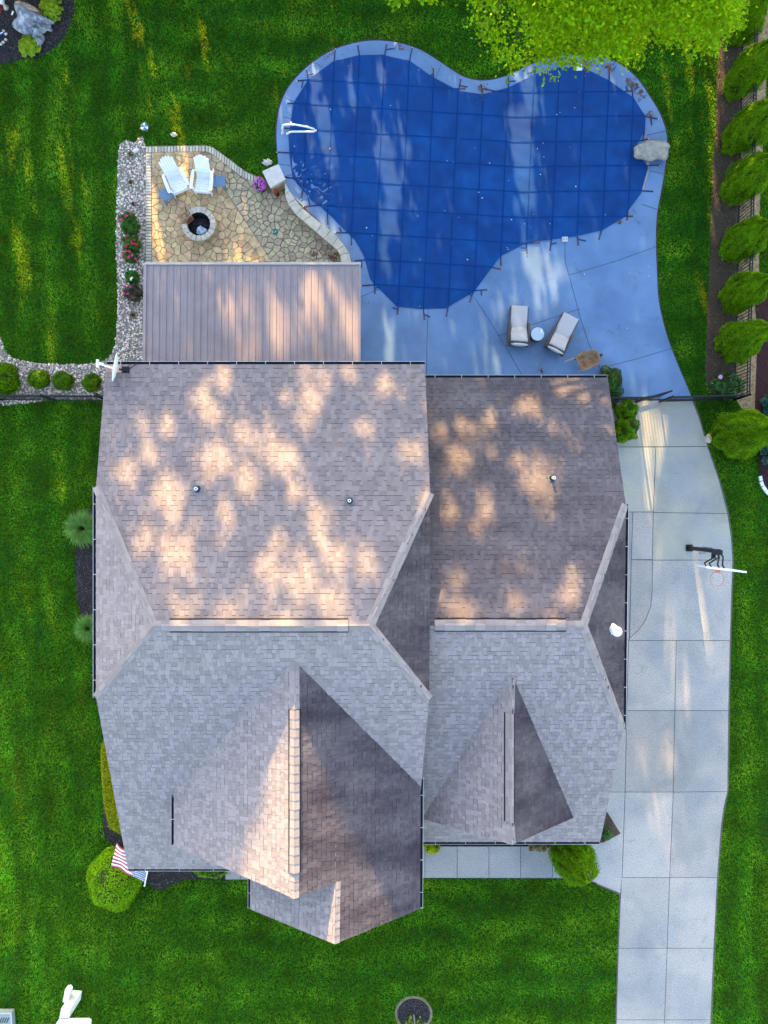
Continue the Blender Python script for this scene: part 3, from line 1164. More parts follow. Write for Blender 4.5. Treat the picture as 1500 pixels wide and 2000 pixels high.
roof_main = roof_base([mN, mS, mL, mRt])
roof_gable = roof_base([gW, gE, lW])
roof_wing = roof_base([wN, wS, wE])
roof_dormer = roof_base([dE, dW])
shingle_plane(mN, N_pl, roof_main, seed=1, keep='near', m='shingle_light_shade')
shingle_plane(mS, S_pl, roof_main, seed=2, skip=[onplane(a, b, S_pl) for a, b in ((575, 1350), (385, 1550), (385, 1630), (560, 1700), (810, 1697), (798, 1545))])
shingle_plane(mL, L_pl, roof_main, seed=3)
shingle_plane(mRt, Rt_pl, roof_main, seed=4, m='shingle_deep_shade')
shingle_plane(gW, GW_pl, roof_gable, seed=5)
shingle_plane(gE, GE_pl, roof_gable, seed=6, m='shingle_deep_shade')
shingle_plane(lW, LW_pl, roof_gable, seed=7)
shingle_plane(wN, wN_pl, roof_wing, seed=8, m='shingle_mid_shade')
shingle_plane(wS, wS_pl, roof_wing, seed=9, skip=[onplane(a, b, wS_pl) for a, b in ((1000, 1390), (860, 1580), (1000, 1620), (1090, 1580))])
shingle_plane(wE, wE_pl, roof_wing, seed=10, m='shingle_deep_shade')
shingle_plane(dE, dE_pl, roof_dormer, seed=11, m='shingle_deep_shade')
shingle_plane(dW, dW_pl, roof_dormer, seed=12)
# the 300 nearest the lens (the top courses of the main back slope) singly, the rest joined per roof
near = sorted([s_ for s_ in shingle_list if s_[4]], key=lambda s_: -max(p.z for p in s_[0]))[:300]
near_ids = {id(s_) for s_ in near}
for s_ in near:
    mb = MB()
    mb.v = [tuple(p) for p in s_[0]]
    mb.f = s_[1]
    mb.uv = {0: s_[2]}
    for k in range(1, len(s_[1])):
        mb.uv[k] = [(0, 0)] * 4
    mb.build("shingle", M[s_[5]], s_[3], world=True)
for rf in (roof_main, roof_gable, roof_wing, roof_dormer):
    for key in ('shingle', 'shingle_deep_shade', 'shingle_mid_shade', 'shingle_light_shade'):
        vs, fs, uv = [], [], []
        for s_ in shingle_list:
            if s_[3] is not rf or s_[5] != key or id(s_) in near_ids:
                continue
            i = len(vs)
            vs += [(p.x - HL.x, p.y - HL.y, p.z - HL.z) for p in s_[0]]
            for k, f_ in enumerate(s_[1]):
                fs.append(tuple(i + a for a in f_))
                uv += s_[2] if k == 0 else [(0, 0)] * 4
        if not vs:
            continue
        me = bpy.data.meshes.new("shingle_courses")
        me.from_pydata(vs, [], fs)
        ul = me.uv_layers.new(name="UVMap")
        ul.data.foreach_set("uv", np.array(uv, np.float32).ravel())
        me.materials.append(M[key])
        link("shingle_courses", me, rf, kind='stuff')


def cap_run(p, q, plA, plB, w, step=.20, name="cap_shingle", lift=.018):
    """overlapping folded caps along a ridge or hip from the low end p to the high end q"""
    p, q = Vector(p), Vector(q)
    d = q - p
    n_ = max(2, int(d.length / step))
    h = Vector((d.x, d.y, 0)).normalized()
    side = Vector((-h.y, h.x, 0))
    for k in range(n_):
        a, b = p + d * (k / n_), p + d * min(1.0, (k + 1.12) / n_)
        wd = w * random.uniform(.96, 1.04)
        pts = []
        for e, lf in ((a, lift + .012), (b, lift)):
            row = []
            for s_ in (-1, -.35, 0, .35, 1):
                x_, y_ = e.x + side.x * s_ * wd / 2, e.y + side.y * s_ * wd / 2
                z_ = min(zof(plA, x_, y_), zof(plB, x_, y_)) + lf - (.0 if abs(s_) > .4 else .004)
                row.append((x_, y_, z_))
            pts.append(row)
        mb_ = MB()
        for s_ in range(4):
            mb_.face([pts[0][s_ + 1], pts[0][s_], pts[1][s_], pts[1][s_ + 1]])
        for s_ in range(4):   # butt edge
            l0, l1 = pts[0][s_], pts[0][s_ + 1]
            mb_.face([l0, l1, (l1[0], l1[1], l1[2] - .014), (l0[0], l0[1], l0[2] - .014)])
        for row in (0, 4):
            e0, e1 = pts[0][row], pts[1][row]
            mb_.face([e0, e1, (e1[0], e1[1], e1[2] - .014), (e0[0], e0[1], e0[2] - .014)])
        mb_.build(name, M['cap'], house, world=True)


cap_run(mN[5], RL, N_pl, L_pl, .26, .27)
cap_run(cLS, RL, S_pl, L_pl, .26, .27)
cap_run(mN[2], RR, N_pl, Rt_pl, .26, .27)
cap_run(cRS, RR, S_pl, Rt_pl, .26, .27)
cap_run(RL, P(330, 1222, zR), N_pl, S_pl, .28)
cap_run(RR, P(681, 1222, zR), N_pl, S_pl, .28)
cap_run(wcN, WR, wN_pl, wE_pl, .26, .27)
cap_run(wcS, WR, wS_pl, wE_pl, .26, .27)
cap_run(WR, P(1107, 1222, zw), wN_pl, wS_pl, .28)
cap_run(P(575, 1386, zG), gridge0 + Vector((0, .12, 0)), GW_pl, GE_pl, .26)
cap_run(gapex, P(575, 1706, zG), GW_pl, GE_pl, .24)
cap_run(low_apex, low_top, LW_pl, GE_pl, .24)
cap_run(dap, P(996, 1608, dap.z), dW_pl, dE_pl, .26)
cap_run(P(996, 1394, dap.z), d0 + Vector((0, .1, 0)), dW_pl, dE_pl, .26)


def ridge_vent(p, q, plA, plB, w=.31, step=.28):
    """a raised vent strip covered in caps, with a dark air slot along both sides"""
    p, q = Vector(p), Vector(q)
    d = (q - p).normalized()
    side = Vector((-d.y, d.x, 0))
    mb_ = MB()
    for s_ in (-1, 1):
        a, b = p + side * s_ * (w / 2 + .020), q + side * s_ * (w / 2 + .020)
        za = min(zof(plA, a.x, a.y), zof(plB, a.x, a.y)) + .028
        mb_.bar((a.x, a.y, za), (b.x, b.y, za), .030, .036)
    mb_.build("vent_slot", M['slot'], house, world=True)
    cap_run(p, q, plA, plB, w, step, lift=.055)


ridge_vent(P(331, 1222, zR), P(680, 1222, zR), N_pl, S_pl)
ridge_vent(P(849, 1221, zw), P(1106, 1221, zw), wN_pl, wS_pl)
ridge_vent(P(575, 1705, zG), P(575, 1387, zG), GW_pl, GE_pl, .27, .24)
ridge_vent(P(996, 1607, dap.z), P(996, 1394, dap.z), dW_pl, dE_pl, .23, .24)


def gutter(p, q, out, wd=.095):
    """an open trough hung along the eave p-q; out = direction away from the roof"""
    p, q, out = Vector(p), Vector(q), Vector(out).normalized()
    p = p - Vector((0, 0, .02))
    q = q - Vector((0, 0, .02))
    mb_ = MB()
    prof_in = [(.012, -.01), (.012, -.085), (wd - .02, -.085), (wd - .006, -.005)]
    prof_out = [(wd + .006, -.002), (wd + .006, -.10), (.0, -.10), (.0, 0)]
    d = (q - p).normalized()
    for k in range(3):
        a, b = prof_out[k], prof_out[k + 1]
        mb_.face([p + out * a[0] + Vector((0, 0, a[1])), q + out * a[0] + Vector((0, 0, a[1])), q + out * b[0] + Vector((0, 0, b[1])), p + out * b[0] + Vector((0, 0, b[1]))])
    mb_.bar(p + out * wd, q + out * wd, .009, .010)
    for e in (p, q):
        mb_.face([e + out * a[0] + Vector((0, 0, a[1])) for a in prof_out])
    g = mb_.build("gutter", M['gutter'], house, world=True)
    mi = MB()
    for k in range(3):
        a, b = prof_in[k], prof_in[k + 1]
        mi.face([p + out * a[0] + Vector((0, 0, a[1])), q + out * a[0] + Vector((0, 0, a[1])), q + out * b[0] + Vector((0, 0, b[1])), p + out * b[0] + Vector((0, 0, b[1]))])
    gi = mi.build("trough", M['gutter_in'], g)
    gi.data.transform(Matrix.Translation(-HL))
    L_ = (q - p).length
    n_ = max(1, int(L_ / .85))
    for k in range(n_):
        e = p + d * (L_ * (k + .5) / n_)
        b_ = MB()
        b_.bar(e + Vector((0, 0, .0)), e + out * wd + Vector((0, 0, .002)), .015, .008)
        h_ = b_.build("hanger", M['gutter'], g)
        h_.data.transform(Matrix.Translation(-HL))


gutter(mN[4], mN[3], (0, 1, 0))
gutter(wN[1] + Vector((.05, 0, 0)), wN[2], (0, 1, 0))
gutter(mN[5], cLS, (-1, 0, 0))
gutter(wcN, wcS, (1, 0, 0))
gutter(gW[1] + Vector((0, -.05, 0)), gW[2], (-1, 0, 0))
gutter(ge_v + Vector((0, .2, 0)), ge_c, (1, 0, 0), .09)
gutter(Vector((lw_c.x, low_top.y + .3, lw_c.z)), lw_c, (-1, 0, 0), .09)
gutter(mS[2], onplane(450, 1697, S_pl), (0, -1, 0), .08)
gutter(Vector((1.2, weS.y, weS.z)), weS, (0, -1, 0), .09)


def wall_x(profile, x0, x1):
    """profile in (y, z), swept along x"""
    mb_ = MB()
    n_ = len(profile)
    for x_ in (x0, x1):
        mb_.v += [(x_, a, b) for a, b in profile]
    for k in range(n_):
        mb_.f.append((k, (k + 1) % n_, n_ + (k + 1) % n_, n_ + k))
    mb_.f.append(tuple(reversed(range(n_))))
    mb_.f.append(tuple(n_ + k for k in range(n_)))
    return mb_.build("wall", M['siding'], house, world=True)


def under(pl, y, x=0):
    return zof(pl, x, y) - .24


zc = mN[5].z - .35
wall_x([(mN[4].y - .45, 0), (mN[4].y - .45, under(N_pl, mN[4].y - .45)), (mN[5].y - .3, zc), (cLS.y + .3, zc), (mS[2].y + .5, under(S_pl, mS[2].y + .5)), (mS[2].y + .5, 0)], -7.85, 1.05)
wz = wcN.z - .3
wall_x([(weN.y - .45, 0), (weN.y - .45, under(wN_pl, weN.y - .45)), (wcN.y - .3, wz), (wcS.y + .3, wz), (weS.y + .5, under(wS_pl, weS.y + .5)), (weS.y + .5, 0)], 1.06, 6.85)


def wall_y(profile, y0, y1):
    mb_ = MB()
    n_ = len(profile)
    for y_ in (y0, y1):
        mb_.v += [(a, y_, b) for a, b in profile]
    for k in range(n_):
        mb_.f.append((k, (k + 1) % n_, n_ + (k + 1) % n_, n_ + k))
    mb_.f.append(tuple(reversed(range(n_))))
    mb_.f.append(tuple(n_ + k for k in range(n_)))
    return mb_.build("wall", M['siding'], house, world=True)


gx0, gx1 = gW[2].x + .5, ge_c.x - .4
wall_y([(gx0, 0), (gx0, zof(GW_pl, gx0, -9) - .3), (gapex.x, zG - .35), (gx1, zof(GE_pl, gx1, -9) - .3), (gx1, 0)], -6.5, gapex.y + .75)
lx0 = lw_c.x + .4
wall_y([(lx0, 0), (lx0, zof(LW_pl, lx0, low_apex.y) - .3), (low_apex.x, low_apex.z - .35), (gx1 + .01, zof(GE_pl, gx1, -9) - .32), (gx1 + .01, 0)], gapex.y + .9, lw_c.y + .35)
wall_y([(dvl.x + .5, 1), (dvl.x + .5, zof(dW_pl, dvl.x + .5, -9) - .25), (dap.x, dap.z - .35), (dvr.x - .5, zof(dE_pl, dvr.x - .5, -9) - .25), (dvr.x - .5, 1)], -7.5, dvr.y + .35)


def pipe_vent(px, py, pl, hgt=.30, flue=False, base=(.30, .22)):
    p = onplane(px, py, pl)
    if flue:
        mb_ = MB()
        mb_.lathe([(.17, -.05), (.17, .02), (.105, .06), (.10, .42)], 18, p)
        o_ = mb_.build("flue_pipe", M['whiteplastic'], house, world=True, smooth_=True)
        mb_ = MB()
        mb_.lathe([(.10, .40), (.15, .42), (.15, .45), (.10, .46), (.10, .50), (.15, .52), (.14, .56), (.03, .58)], 18, p)
        c_ = mb_.build("flue_cap", M['whiteplastic'], o_, smooth_=True)
        c_.data.transform(Matrix.Translation(-HL))
        return
    nrm = Vector((-pl[0], -pl[1], 1)).normalized()
    q = nrm.to_track_quat('Z', 'Y').to_matrix().to_4x4()
    mb_ = MB()
    mb_.box(p + nrm * .022, (base[0], base[1], .008), q)
    fl = mb_.build("flashing", mat("lead_flashing", (.12, .12, .15), .6, .2), house, world=True)
    mb_ = MB()
    mb_.lathe([(.10, -.03), (.085, .06), (.05, .10), (.045, .12)], 14, p)
    k_ = mb_.build("boot", M['black'], fl)
    k_.data.transform(Matrix.Translation(-HL))
    mb_ = MB()
    mb_.lathe([(.042, .0), (.042, hgt), (.050, hgt), (.050, hgt + .02), (.030, hgt + .02), (.028, hgt - .08), (.001, hgt - .08)], 14, p)
    k_ = mb_.build("vent_pipe", M['whiteplastic'], fl)
    k_.data.transform(Matrix.Translation(-HL))


pipe_vent(386, 955, N_pl, .20)
pipe_vent(683, 978, N_pl, .20)
pipe_vent(1078, 934, wN_pl, .30, base=(.22, .2))
pipe_vent(1195, 1228, wE_pl, flue=True)
# a second flue bowl beside the first, joined by a strap
fp = onplane(1201, 1232, wE_pl)

# ------------------------------------------------------------------ satellite dish on the back slope
dp = onplane(246, 726, N_pl)
dish = thing("satellite_dish", "white satellite dish on the north west roof corner, arm pointing left", "satellite dish", dp)
mb = MB()
mb.box((0, 0, .015), (.22, .30, .02))
mb.tube([(0, 0, .0), (0, 0, .28), (-.06, 0, .38)], .03, 10)
mb.build("mount", M['black'], dish)
nrm = Vector((-1, .16, .30)).normalized()
uu = nrm.cross(Vector((0, 0, 1))).normalized()
ww = uu.cross(nrm).normalized()
c0 = Vector((-.13, .04, .40))
mb = MB()
rings = 6
for r_ in range(rings + 1):
    for j in range(28):
        a = 2 * math.pi * j / 28
        rr = r_ / rings
        p = c0 + uu * math.cos(a) * .40 * rr + ww * math.sin(a) * .37 * rr + nrm * .07 * rr * rr
        mb.v.append(tuple(p))
for r_ in range(rings):
    for j in range(28):
        a, b = r_ * 28 + j, r_ * 28 + (j + 1) % 28
        mb.f.append((a, b, b + 28, a + 28))
rf = mb.build("reflector", M['white'], dish, smooth_=True)
sm = rf.modifiers.new("thickness", 'SOLIDIFY')
sm.thickness = .02
tip = c0 + nrm * .52 - ww * .18 + uu * .04
mb = MB()
mb.bar(c0 - ww * .30 + nrm * .05, tip, .05, .035)
arm = mb.build("feed_arm", M['white'], dish)
mb = MB()
mb.tube([tip - nrm * .02, tip + nrm * -.14 + ww * .05], .04, 10)
mb.box(tip + Vector((-.02, 0, .02)), (.06, .22, .08))
mb.build("receiver", M['white'], arm)
mb = MB()
mb.tube([(.03, .02, .30), (.12, .08, .05), (.22, .18, -.02), (.30, .26, -.06)], .012, 6)
mb.build("cable", M['black'], dish)

# ------------------------------------------------------------------ covered porch with ribbed metal roof
pr = thing("porch_roof", "flat ribbed brown metal porch roof between flagstone patio and house", "porch roof", P(493, 610, 0))
x0, x1 = P(286, 515, 2.6).x, P(702, 515, 2.6).x
yn, ys = P(0, 517, 2.6).y, 4.4
npan = 31
pw = (x1 - x0) / npan
zn_, zs_ = 2.60, 2.74


def pz(y_):
    return zn_ + (zs_ - zn_) * (yn - y_) / (yn - ys)


for i in range(npan):
    xa = x0 + i * pw
    prof = [(0, 0), (pw * .30, 0), (pw * .34, .006), (pw * .40, .006), (pw * .44, 0), (pw - .034, 0), (pw - .026, .032), (pw - .006, .032), (pw - .001, 0)]
    mb = MB()
    for k in range(len(prof) - 1):
        a, b = prof[k], prof[k + 1]
        mb.face([(xa + a[0], yn, zn_ + a[1]), (xa + a[0], ys, zs_ + a[1]), (xa + b[0], ys, zs_ + b[1]), (xa + b[0], yn, zn_ + b[1])][::-1])
    mb.build("roof_panel", M['metal_roof'], pr, world=True)
mb = MB()
mb.box(((x0 + x1) / 2, yn + .03, zn_ + .0), (x1 - x0 + .1, .075, .10))
mb.build("fascia", M['metal_trim'], pr, world=True)
mb = MB()
mb.bar((x0 - .03, yn - .01, zn_ + .02), (x0 - .03, ys, zs_ + .02), .09, .07)
mb.build("side_trim", M['metal_roof'], pr, world=True)
mb = MB()
mb.bar((x1 + .02, yn - .01, zn_ + .02), (x1 + .02, ys, zs_ + .02), .05, .07)
mb.build("side_trim", M['metal_roof'], pr, world=True)
mb = MB()
mb.box(((x0 + x1) / 2, (yn + ys) / 2, zn_ - .10), (x1 - x0 - .1, yn - ys - .1, .03))
mb.build("ceiling", M['siding'], pr, world=True)
for xa in (x0 + .2, (x0 + x1) / 2, x1 - .2):
    mb = MB()
    mb.box((xa, yn - .25, 1.25), (.14, .14, 2.5))
    mb.build("post", M['white'], pr, world=True)
mb = MB()
mb.prism([(x0 + .1, ys), (x1 - .1, ys), (x1 - .1, yn - .06), (x0 + .1, yn - .06)], -.05, .064)
structure("porch_floor", mb, M['drive'])

# ------------------------------------------------------------------ pool cover
cov_anchor = [(652, 118), (700, 107), (748, 106), (800, 118), (848, 151), (897, 177), (943, 183), (990, 171), (1041, 146), (1093, 130), (1138, 130), (1190, 156), (1238, 190),
              (1262, 227), (1260, 255), (1240, 290), (1266, 326), (1252, 378), (1217, 426), (1177, 449), (1125, 461), (1075, 468), (1032, 473), (978, 500), (926, 570),
              (871, 602), (822, 603), (775, 598), (733, 557), (723, 545), (710, 498), (693, 468), (667, 443), (646, 421), (608, 390), (571, 348), (565, 300), (563, 262),
              (573, 200), (602, 154)]
cz = .105
ca = [Vector(P(a, b, cz)) for a, b in cov_anchor]
ccen = Vector((sum(p.x for p in ca) / len(ca), sum(p.y for p in ca) / len(ca), 0))
outline = []
for i in range(len(ca)):
    a, b = ca[i], ca[(i + 1) % len(ca)]
    d = b - a
    nrm2 = Vector((-d.y, d.x, 0)).normalized()
    if nrm2.dot(ccen - (a + b) / 2) < 0:
        nrm2 = -nrm2
    m_ = 6
    for k in range(m_):
        t = k / m_
        s_ = math.sin(math.pi * t) * min(.045 * d.length, .07)
        # outline bows outwards of the chord on the round stretches, a shallow scallop between straps
        bow = .030 * d.length * math.sin(math.pi * t)
        q = a + d * t - nrm2 * bow * 1.1 + nrm2 * s_ * .9
        outline.append((q.x, q.y))
wr_c = [(P(608, 390), 1.2), (P(571, 348), 1.3)]


def cover_z(x_, y_):
    x_, y_ = np.asarray(x_), np.asarray(y_)
    z_ = cz - .02 + .010 * np.sin(x_ * 3.7 + .6 * np.sin(y_ * 2.1)) * np.sin(y_ * 3.4 + .7 * np.sin(x_ * 1.6))
    z_ = z_ + .004 * np.sin(x_ * 9 + y_ * 5) * np.sin(y_ * 8 - x_ * 3)
    for (c_, r_) in wr_c:
        dx_, dy_ = x_ - c_.x, y_ - c_.y
        rr = np.sqrt(dx_ ** 2 + dy_ ** 2)
        an = np.arctan2(dy_, dx_)
        z_ = z_ + np.exp(-(rr / r_) ** 2 * 2) * .050 * np.sin(an * 30 + 2 * np.sin(an * 5)) * np.clip(rr / .35, 0, 1)
    return z_


poolc = thing("pool_cover", "bright blue mesh safety cover strapped tight over the kidney shaped pool", "pool cover", (ccen.x, ccen.y, 0))
ox = [p[0] for p in outline]
oy = [p[1] for p in outline]
st = .075
gx = np.arange(min(ox) - st, max(ox) + st, st)
gy = np.arange(min(oy) - st, max(oy) + st, st)
GX, GY = np.meshgrid(gx, gy, indexing='ij')
inn = inside(outline, GX.ravel(), GY.ravel()).reshape(GX.shape)
cnt = inn[:-1, :-1].astype(int) + inn[1:, :-1] + inn[:-1, 1:] + inn[1:, 1:]
mb = MB()
vid = {}


def vget(x_, y_):
    key = (round(x_, 4), round(y_, 4))
    if key not in vid:
        vid[key] = len(mb.v)
        mb.v.append((x_, y_, 0))
    return vid[key]


oarr = np.array(outline)
for i in range(len(gx) - 1):
    for j in range(len(gy) - 1):
        c_ = cnt[i, j]
        if c_ == 0:
            continue
        rect = [(gx[i], gy[j]), (gx[i + 1], gy[j]), (gx[i + 1], gy[j + 1]), (gx[i], gy[j + 1])]
        if c_ < 4:
            near_ = (np.abs(oarr[:, 0] - gx[i]) < 1.2) & (np.abs(oarr[:, 1] - gy[j]) < 1.2)
            rect = clip_convex(outline, rect)
            rect = [q for n_, q in enumerate(rect) if math.dist(q, rect[n_ - 1]) > 1e-4]
            if len(rect) < 3:
                continue
        mb.f.append(tuple(vget(a, b) for a, b in ccw(rect)))
va = np.array(mb.v)
va[:, 2] = cover_z(va[:, 0], va[:, 1])
mb.v = [tuple(p) for p in va]
mb.build("mesh_panel", M['cover'], poolc, world=True, smooth_=True)


def vstrap(x0_, y_):
    return x0_ - .045 * (y_ - 110)


def hstrap(y0_, x_):
    return y0_ + .062 * (min(x_, 1010) - 570) - (.01 * max(0, x_ - 1010))


def strap_line(pts, w_=.038):
    """ribbon of webbing lying on the cover along pixel points inside the outline; returns its two ends"""
    wpts = [P(a, b, cz) for a, b in pts]
    ok = inside(outline, [p.x for p in wpts], [p.y for p in wpts])
    runs, cur = [], []
    for p, o_ in zip(wpts, ok):
        if o_:
            cur.append(p)
        elif cur:
            runs.append(cur)
            cur = []
    if cur:
        runs.append(cur)
    ends = []
    for run in runs:
        if len(run) < 3:
            continue
        mb_ = MB()
        for k in range(len(run) - 1):
            a, b = run[k], run[k + 1]
            d = (b - a).normalized()
            s_ = Vector((-d.y, d.x, 0)) * w_ / 2
            q = []
            for e in (a - s_, a + s_, b + s_, b - s_):
                q.append((e.x, e.y, float(cover_z(e.x, e.y)) + .010))
            mb_.face(q[::-1])
        mb_.build("strap", M['webbing'], poolc, world=True)
        ends += [(run[0], (run[0] - run[2]).normalized()), (run[-1], (run[-1] - run[-3]).normalized())]
    return ends


strap_ends = []
for x0_ in range(604, 1290, 49):
    strap_ends += strap_line([(vstrap(x0_, y_), y_) for y_ in range(90, 620, 6)])
for y0_ in (153, 201, 250, 298, 347, 397, 447, 497, 545):
    off = 0
    strap_ends += strap_line([(x_, hstrap(y0_, x_) + off) for x_ in range(555, 1280, 6)])
# strap tails past the cover edge: rust stained spring sleeve, brass anchor in the deck
for (p, d) in strap_ends:
    if p.y > 15.6 and 4.7 < p.x < 6.0:
        pass
    rs = random.Random(int(p.x * 97 + p.y * 31))
    d = Vector((d.x + rs.uniform(-.25, .25), d.y + rs.uniform(-.25, .25), 0)).normalized()
    a = Vector((p.x, p.y, deck_z + .016)) - d * .05
    l1, l2 = rs.uniform(.22, .34), rs.uniform(.18, .26)
    e = a + d * (l1 + l2)
    if not inside(deckw, [e.x], [e.y])[0]:
        l1, l2 = .12, .15
        e = a + d * (l1 + l2)
        if not inside(deckw, [e.x], [e.y])[0]:
            continue
    mb = MB()
    mb.bar(a, a + d * l1, .036, .012)
    anc = mb.build("anchor_strap", M['webbing'], poolc, world=True)
    mb = MB()
    mb.bar(a + d * (l1 - .02), a + d * (l1 + l2), .034, .03)
    sl = mb.build("spring_sleeve", M['spring'], anc)
    sl.data.transform(Matrix.Translation(-poolc.location))
    mb = MB()
    mb.lathe([(.022, 0), (.022, .02), (.012, .03)], 8, a + d * (l1 + l2 + .03) - Vector((0, 0, .02)))
    sl = mb.build("deck_anchor", M['brass'], anc)
    sl.data.transform(Matrix.Translation(-poolc.location))
    if rs.random() < .55:      # loose end of webbing lying on the deck
        sd = Vector((-d.y, d.x, 0)) * rs.choice((-1, 1)) + d * rs.uniform(-.5, .6)
        sd.normalize()
        mb = MB()
        mb.bar(a + d * l1, a + d * l1 + sd * rs.uniform(.18, .32) + Vector((0, 0, .004)), .035, .008)
        sl = mb.build("loose_end", M['webbing'], anc)
        sl.data.transform(Matrix.Translation(-poolc.location))
# pale coping glimpsed where the cover pulls away on the right
mb = MB()
mb.prism([(p.x, p.y) for p in PP([(1260, 250), (1263, 270), (1268, 300), (1268, 326), (1262, 326), (1262, 300)], deck_z)], .0, deck_z + .012)
mb.prism([(p.x, p.y) for p in PP([(1266, 328), (1268, 332), (1257, 370), (1253, 376), (1255, 365)], deck_z)], .0, deck_z + .012)
mb.build("coping", M['slab'], deck)

# petals and leaf bits blown over pool and deck
n = 110
x, y = rng.uniform(-3.5, 10.5, n), rng.uniform(4.5, 17, n)
k = inside(deckw, x, y)
zc_ = np.where(inside(outline, x, y), cover_z(x, y) + .012, deck_z + .006)
cen = np.stack([x[k], y[k], zc_[k]], 1)
v, f = leaf_arrays(cen, rng.normal(size=cen.shape) * .3 + [0, 0, 1], rng.uniform(.02, .06, len(cen)), .7, .02)
np_mesh("fallen_petals", v, f, M['dead'], None, kind='stuff')
pts = []
for (a, b, r_, c_) in ((1190, 130, 14, 60), (1235, 165, 14, 70), (1250, 180, 10, 50), (1270, 225, 8, 30), (940, 175, 20, 30), (1140, 125, 16, 40), (780, 90, 12, 15), (640, 110, 12, 15),
                       (650, 502, 14, 60), (612, 498, 10, 25), (1058, 725, 4, 14), (1210, 432, 8, 15), (700, 590, 15, 15)):
    for _ in range(c_):
        an, rr = random.uniform(0, 6.28), r_ * abs(random.gauss(0, .6))
        q = P(a + rr * math.cos(an), b + rr * math.sin(an), .07)
        pts.append((q.x, q.y, .085 if not inside(outline, [q.x], [q.y])[0] else .10))
v, f = leaf_arrays(np.array(pts), rng.normal(size=(len(pts), 3)) * .3 + [0, 0, 1], rng.uniform(.04, .09, len(pts)), .7, .05)
np_mesh("brown_leaves", v, f, M['brownleaf'], None, kind='stuff')

# ------------------------------------------------------------------ pool handrail, skimmer lids, diving stone
hr = thing("pool_handrail", "white looped pool handrail at the left end of the blue cover", "handrail", P(562, 268, 0))
base = P(556, 270, .06)


def hp(px, py, z):
    return P(px, py, z) - hr.location


mb = MB()
mb.tube([hp(552.5, 262, .07), hp(551, 250, .40), hp(553, 244, .60), hp(562, 243, .66), hp(578, 243.5, .66), hp(600, 247.5, .60), hp(613, 252, .52), hp(617, 254.5, .44),
         hp(613, 257, .36), hp(600, 257, .34), hp(572, 257, .32), hp(565, 258, .28), hp(562, 263, .07)], .032, 10)
rail = mb.build("rail", M['white'], hr, smooth_=True)
for q in ((552.5, 262), (562, 263)):
    mb = MB()
    mb.lathe([(.05, .06), (.05, .085), (.03, .10)], 14, hp(q[0], q[1], 0))
    mb.build("escutcheon", M['white'], hr)
mb = MB()
mb.box(hp(568.5, 241, .64), (.05, .10, .06))
mb.build("clamp", M['white'], hr)

for i, (a, b, lab) in enumerate(((1130, 134, "small white skimmer lid at the top edge of the cover below the maple"), (1103, 468, "small pale skimmer lid set in the deck below the cover edge"))):
    t = thing("skimmer_lid", lab, "skimmer lid", P(a, b, deck_z), .05)
    mb = MB()
    mb.box((0, 0, .03 + (.03 if i == 0 else 0)), (.21, .18, .03 if i == 1 else .06))
    mb.build("lid", M['whiteplastic'] if i == 0 else M['galv'], t)
    for s_ in (-.05, .05):
        mb = MB()
        mb.lathe([(.012, 0), (.012, .012)], 8, (s_, 0, .06 if i == 0 else .046))
        if i == 0:
            mb.v = [(a_, b_, c_ + .03) for a_, b_, c_ in mb.v]
        mb.build("finger_hole", M['black'], t)

ds = thing("diving_stone", "large flat sandstone slab overhanging the right side of the pool", "stone slab", P(1273, 293, 0))
mb = MB()
ol = [(1240, 286), (1250, 281), (1262, 277), (1270, 275), (1285, 276), (1300, 276), (1306, 279), (1310, 285), (1306, 293), (1306, 304), (1302, 311), (1294, 308), (1284, 308),
      (1276, 312), (1270, 311), (1258, 308), (1245, 307), (1240, 302), (1241, 296)]
w = [tuple((P(a, b, .40) - ds.location).xy) for a, b in ol]
mb.prism(w, .26, .40, chamfer=.03)
mb.build("slab", M['slab'], ds)
mb = MB()
mb.prism([(-.35, -.20), (.40, -.22), (.42, .20), (-.30, .22)], .05, .27)
mb.build("support_stone", M['slab'], ds)

# ------------------------------------------------------------------ seat wall, pillar, fire pit
sw = thing("seat_wall", "curved low limestone seat wall between flagstone patio and pool deck", "seat wall", P(620, 440, 0))
oute = [(558, 357), (565, 372), (577, 389), (590, 406), (608, 421), (629, 437), (646, 450), (660, 464), (673, 479), (682, 494), (687, 515)]
inne = [(556, 362), (557, 381), (562, 398), (578, 419), (592, 431), (618, 453), (632, 466), (648, 479), (658, 488), (664, 498), (667, 515)]
for i in range(len(oute) - 1):
    q = [P(*oute[i], .5), P(*oute[i + 1], .5), P(*inne[i + 1], .5), P(*inne[i], .5)]
    mb = MB()
    mb.prism(shrink([(p.x, p.y) for p in q], .006), .43, .5 + random.uniform(-.004, .006), chamfer=.012)
    mb.build("cap_stone", M['limestone'], sw, world=True)
mb = MB()
for i in range(len(oute) - 1):
    oc = [P(*oute[i], .5), P(*oute[i + 1], .5)]
    ic = [P(*inne[i], .5), P(*inne[i + 1], .5)]
    q = [oc[0].lerp(ic[0], .18), oc[1].lerp(ic[1], .18), oc[1].lerp(ic[1], .82), oc[0].lerp(ic[0], .82)]
    mb.prism([(p.x, p.y) for p in q], .0, .43)
mb.build("wall_body", M['stone_grey'], sw, world=True)

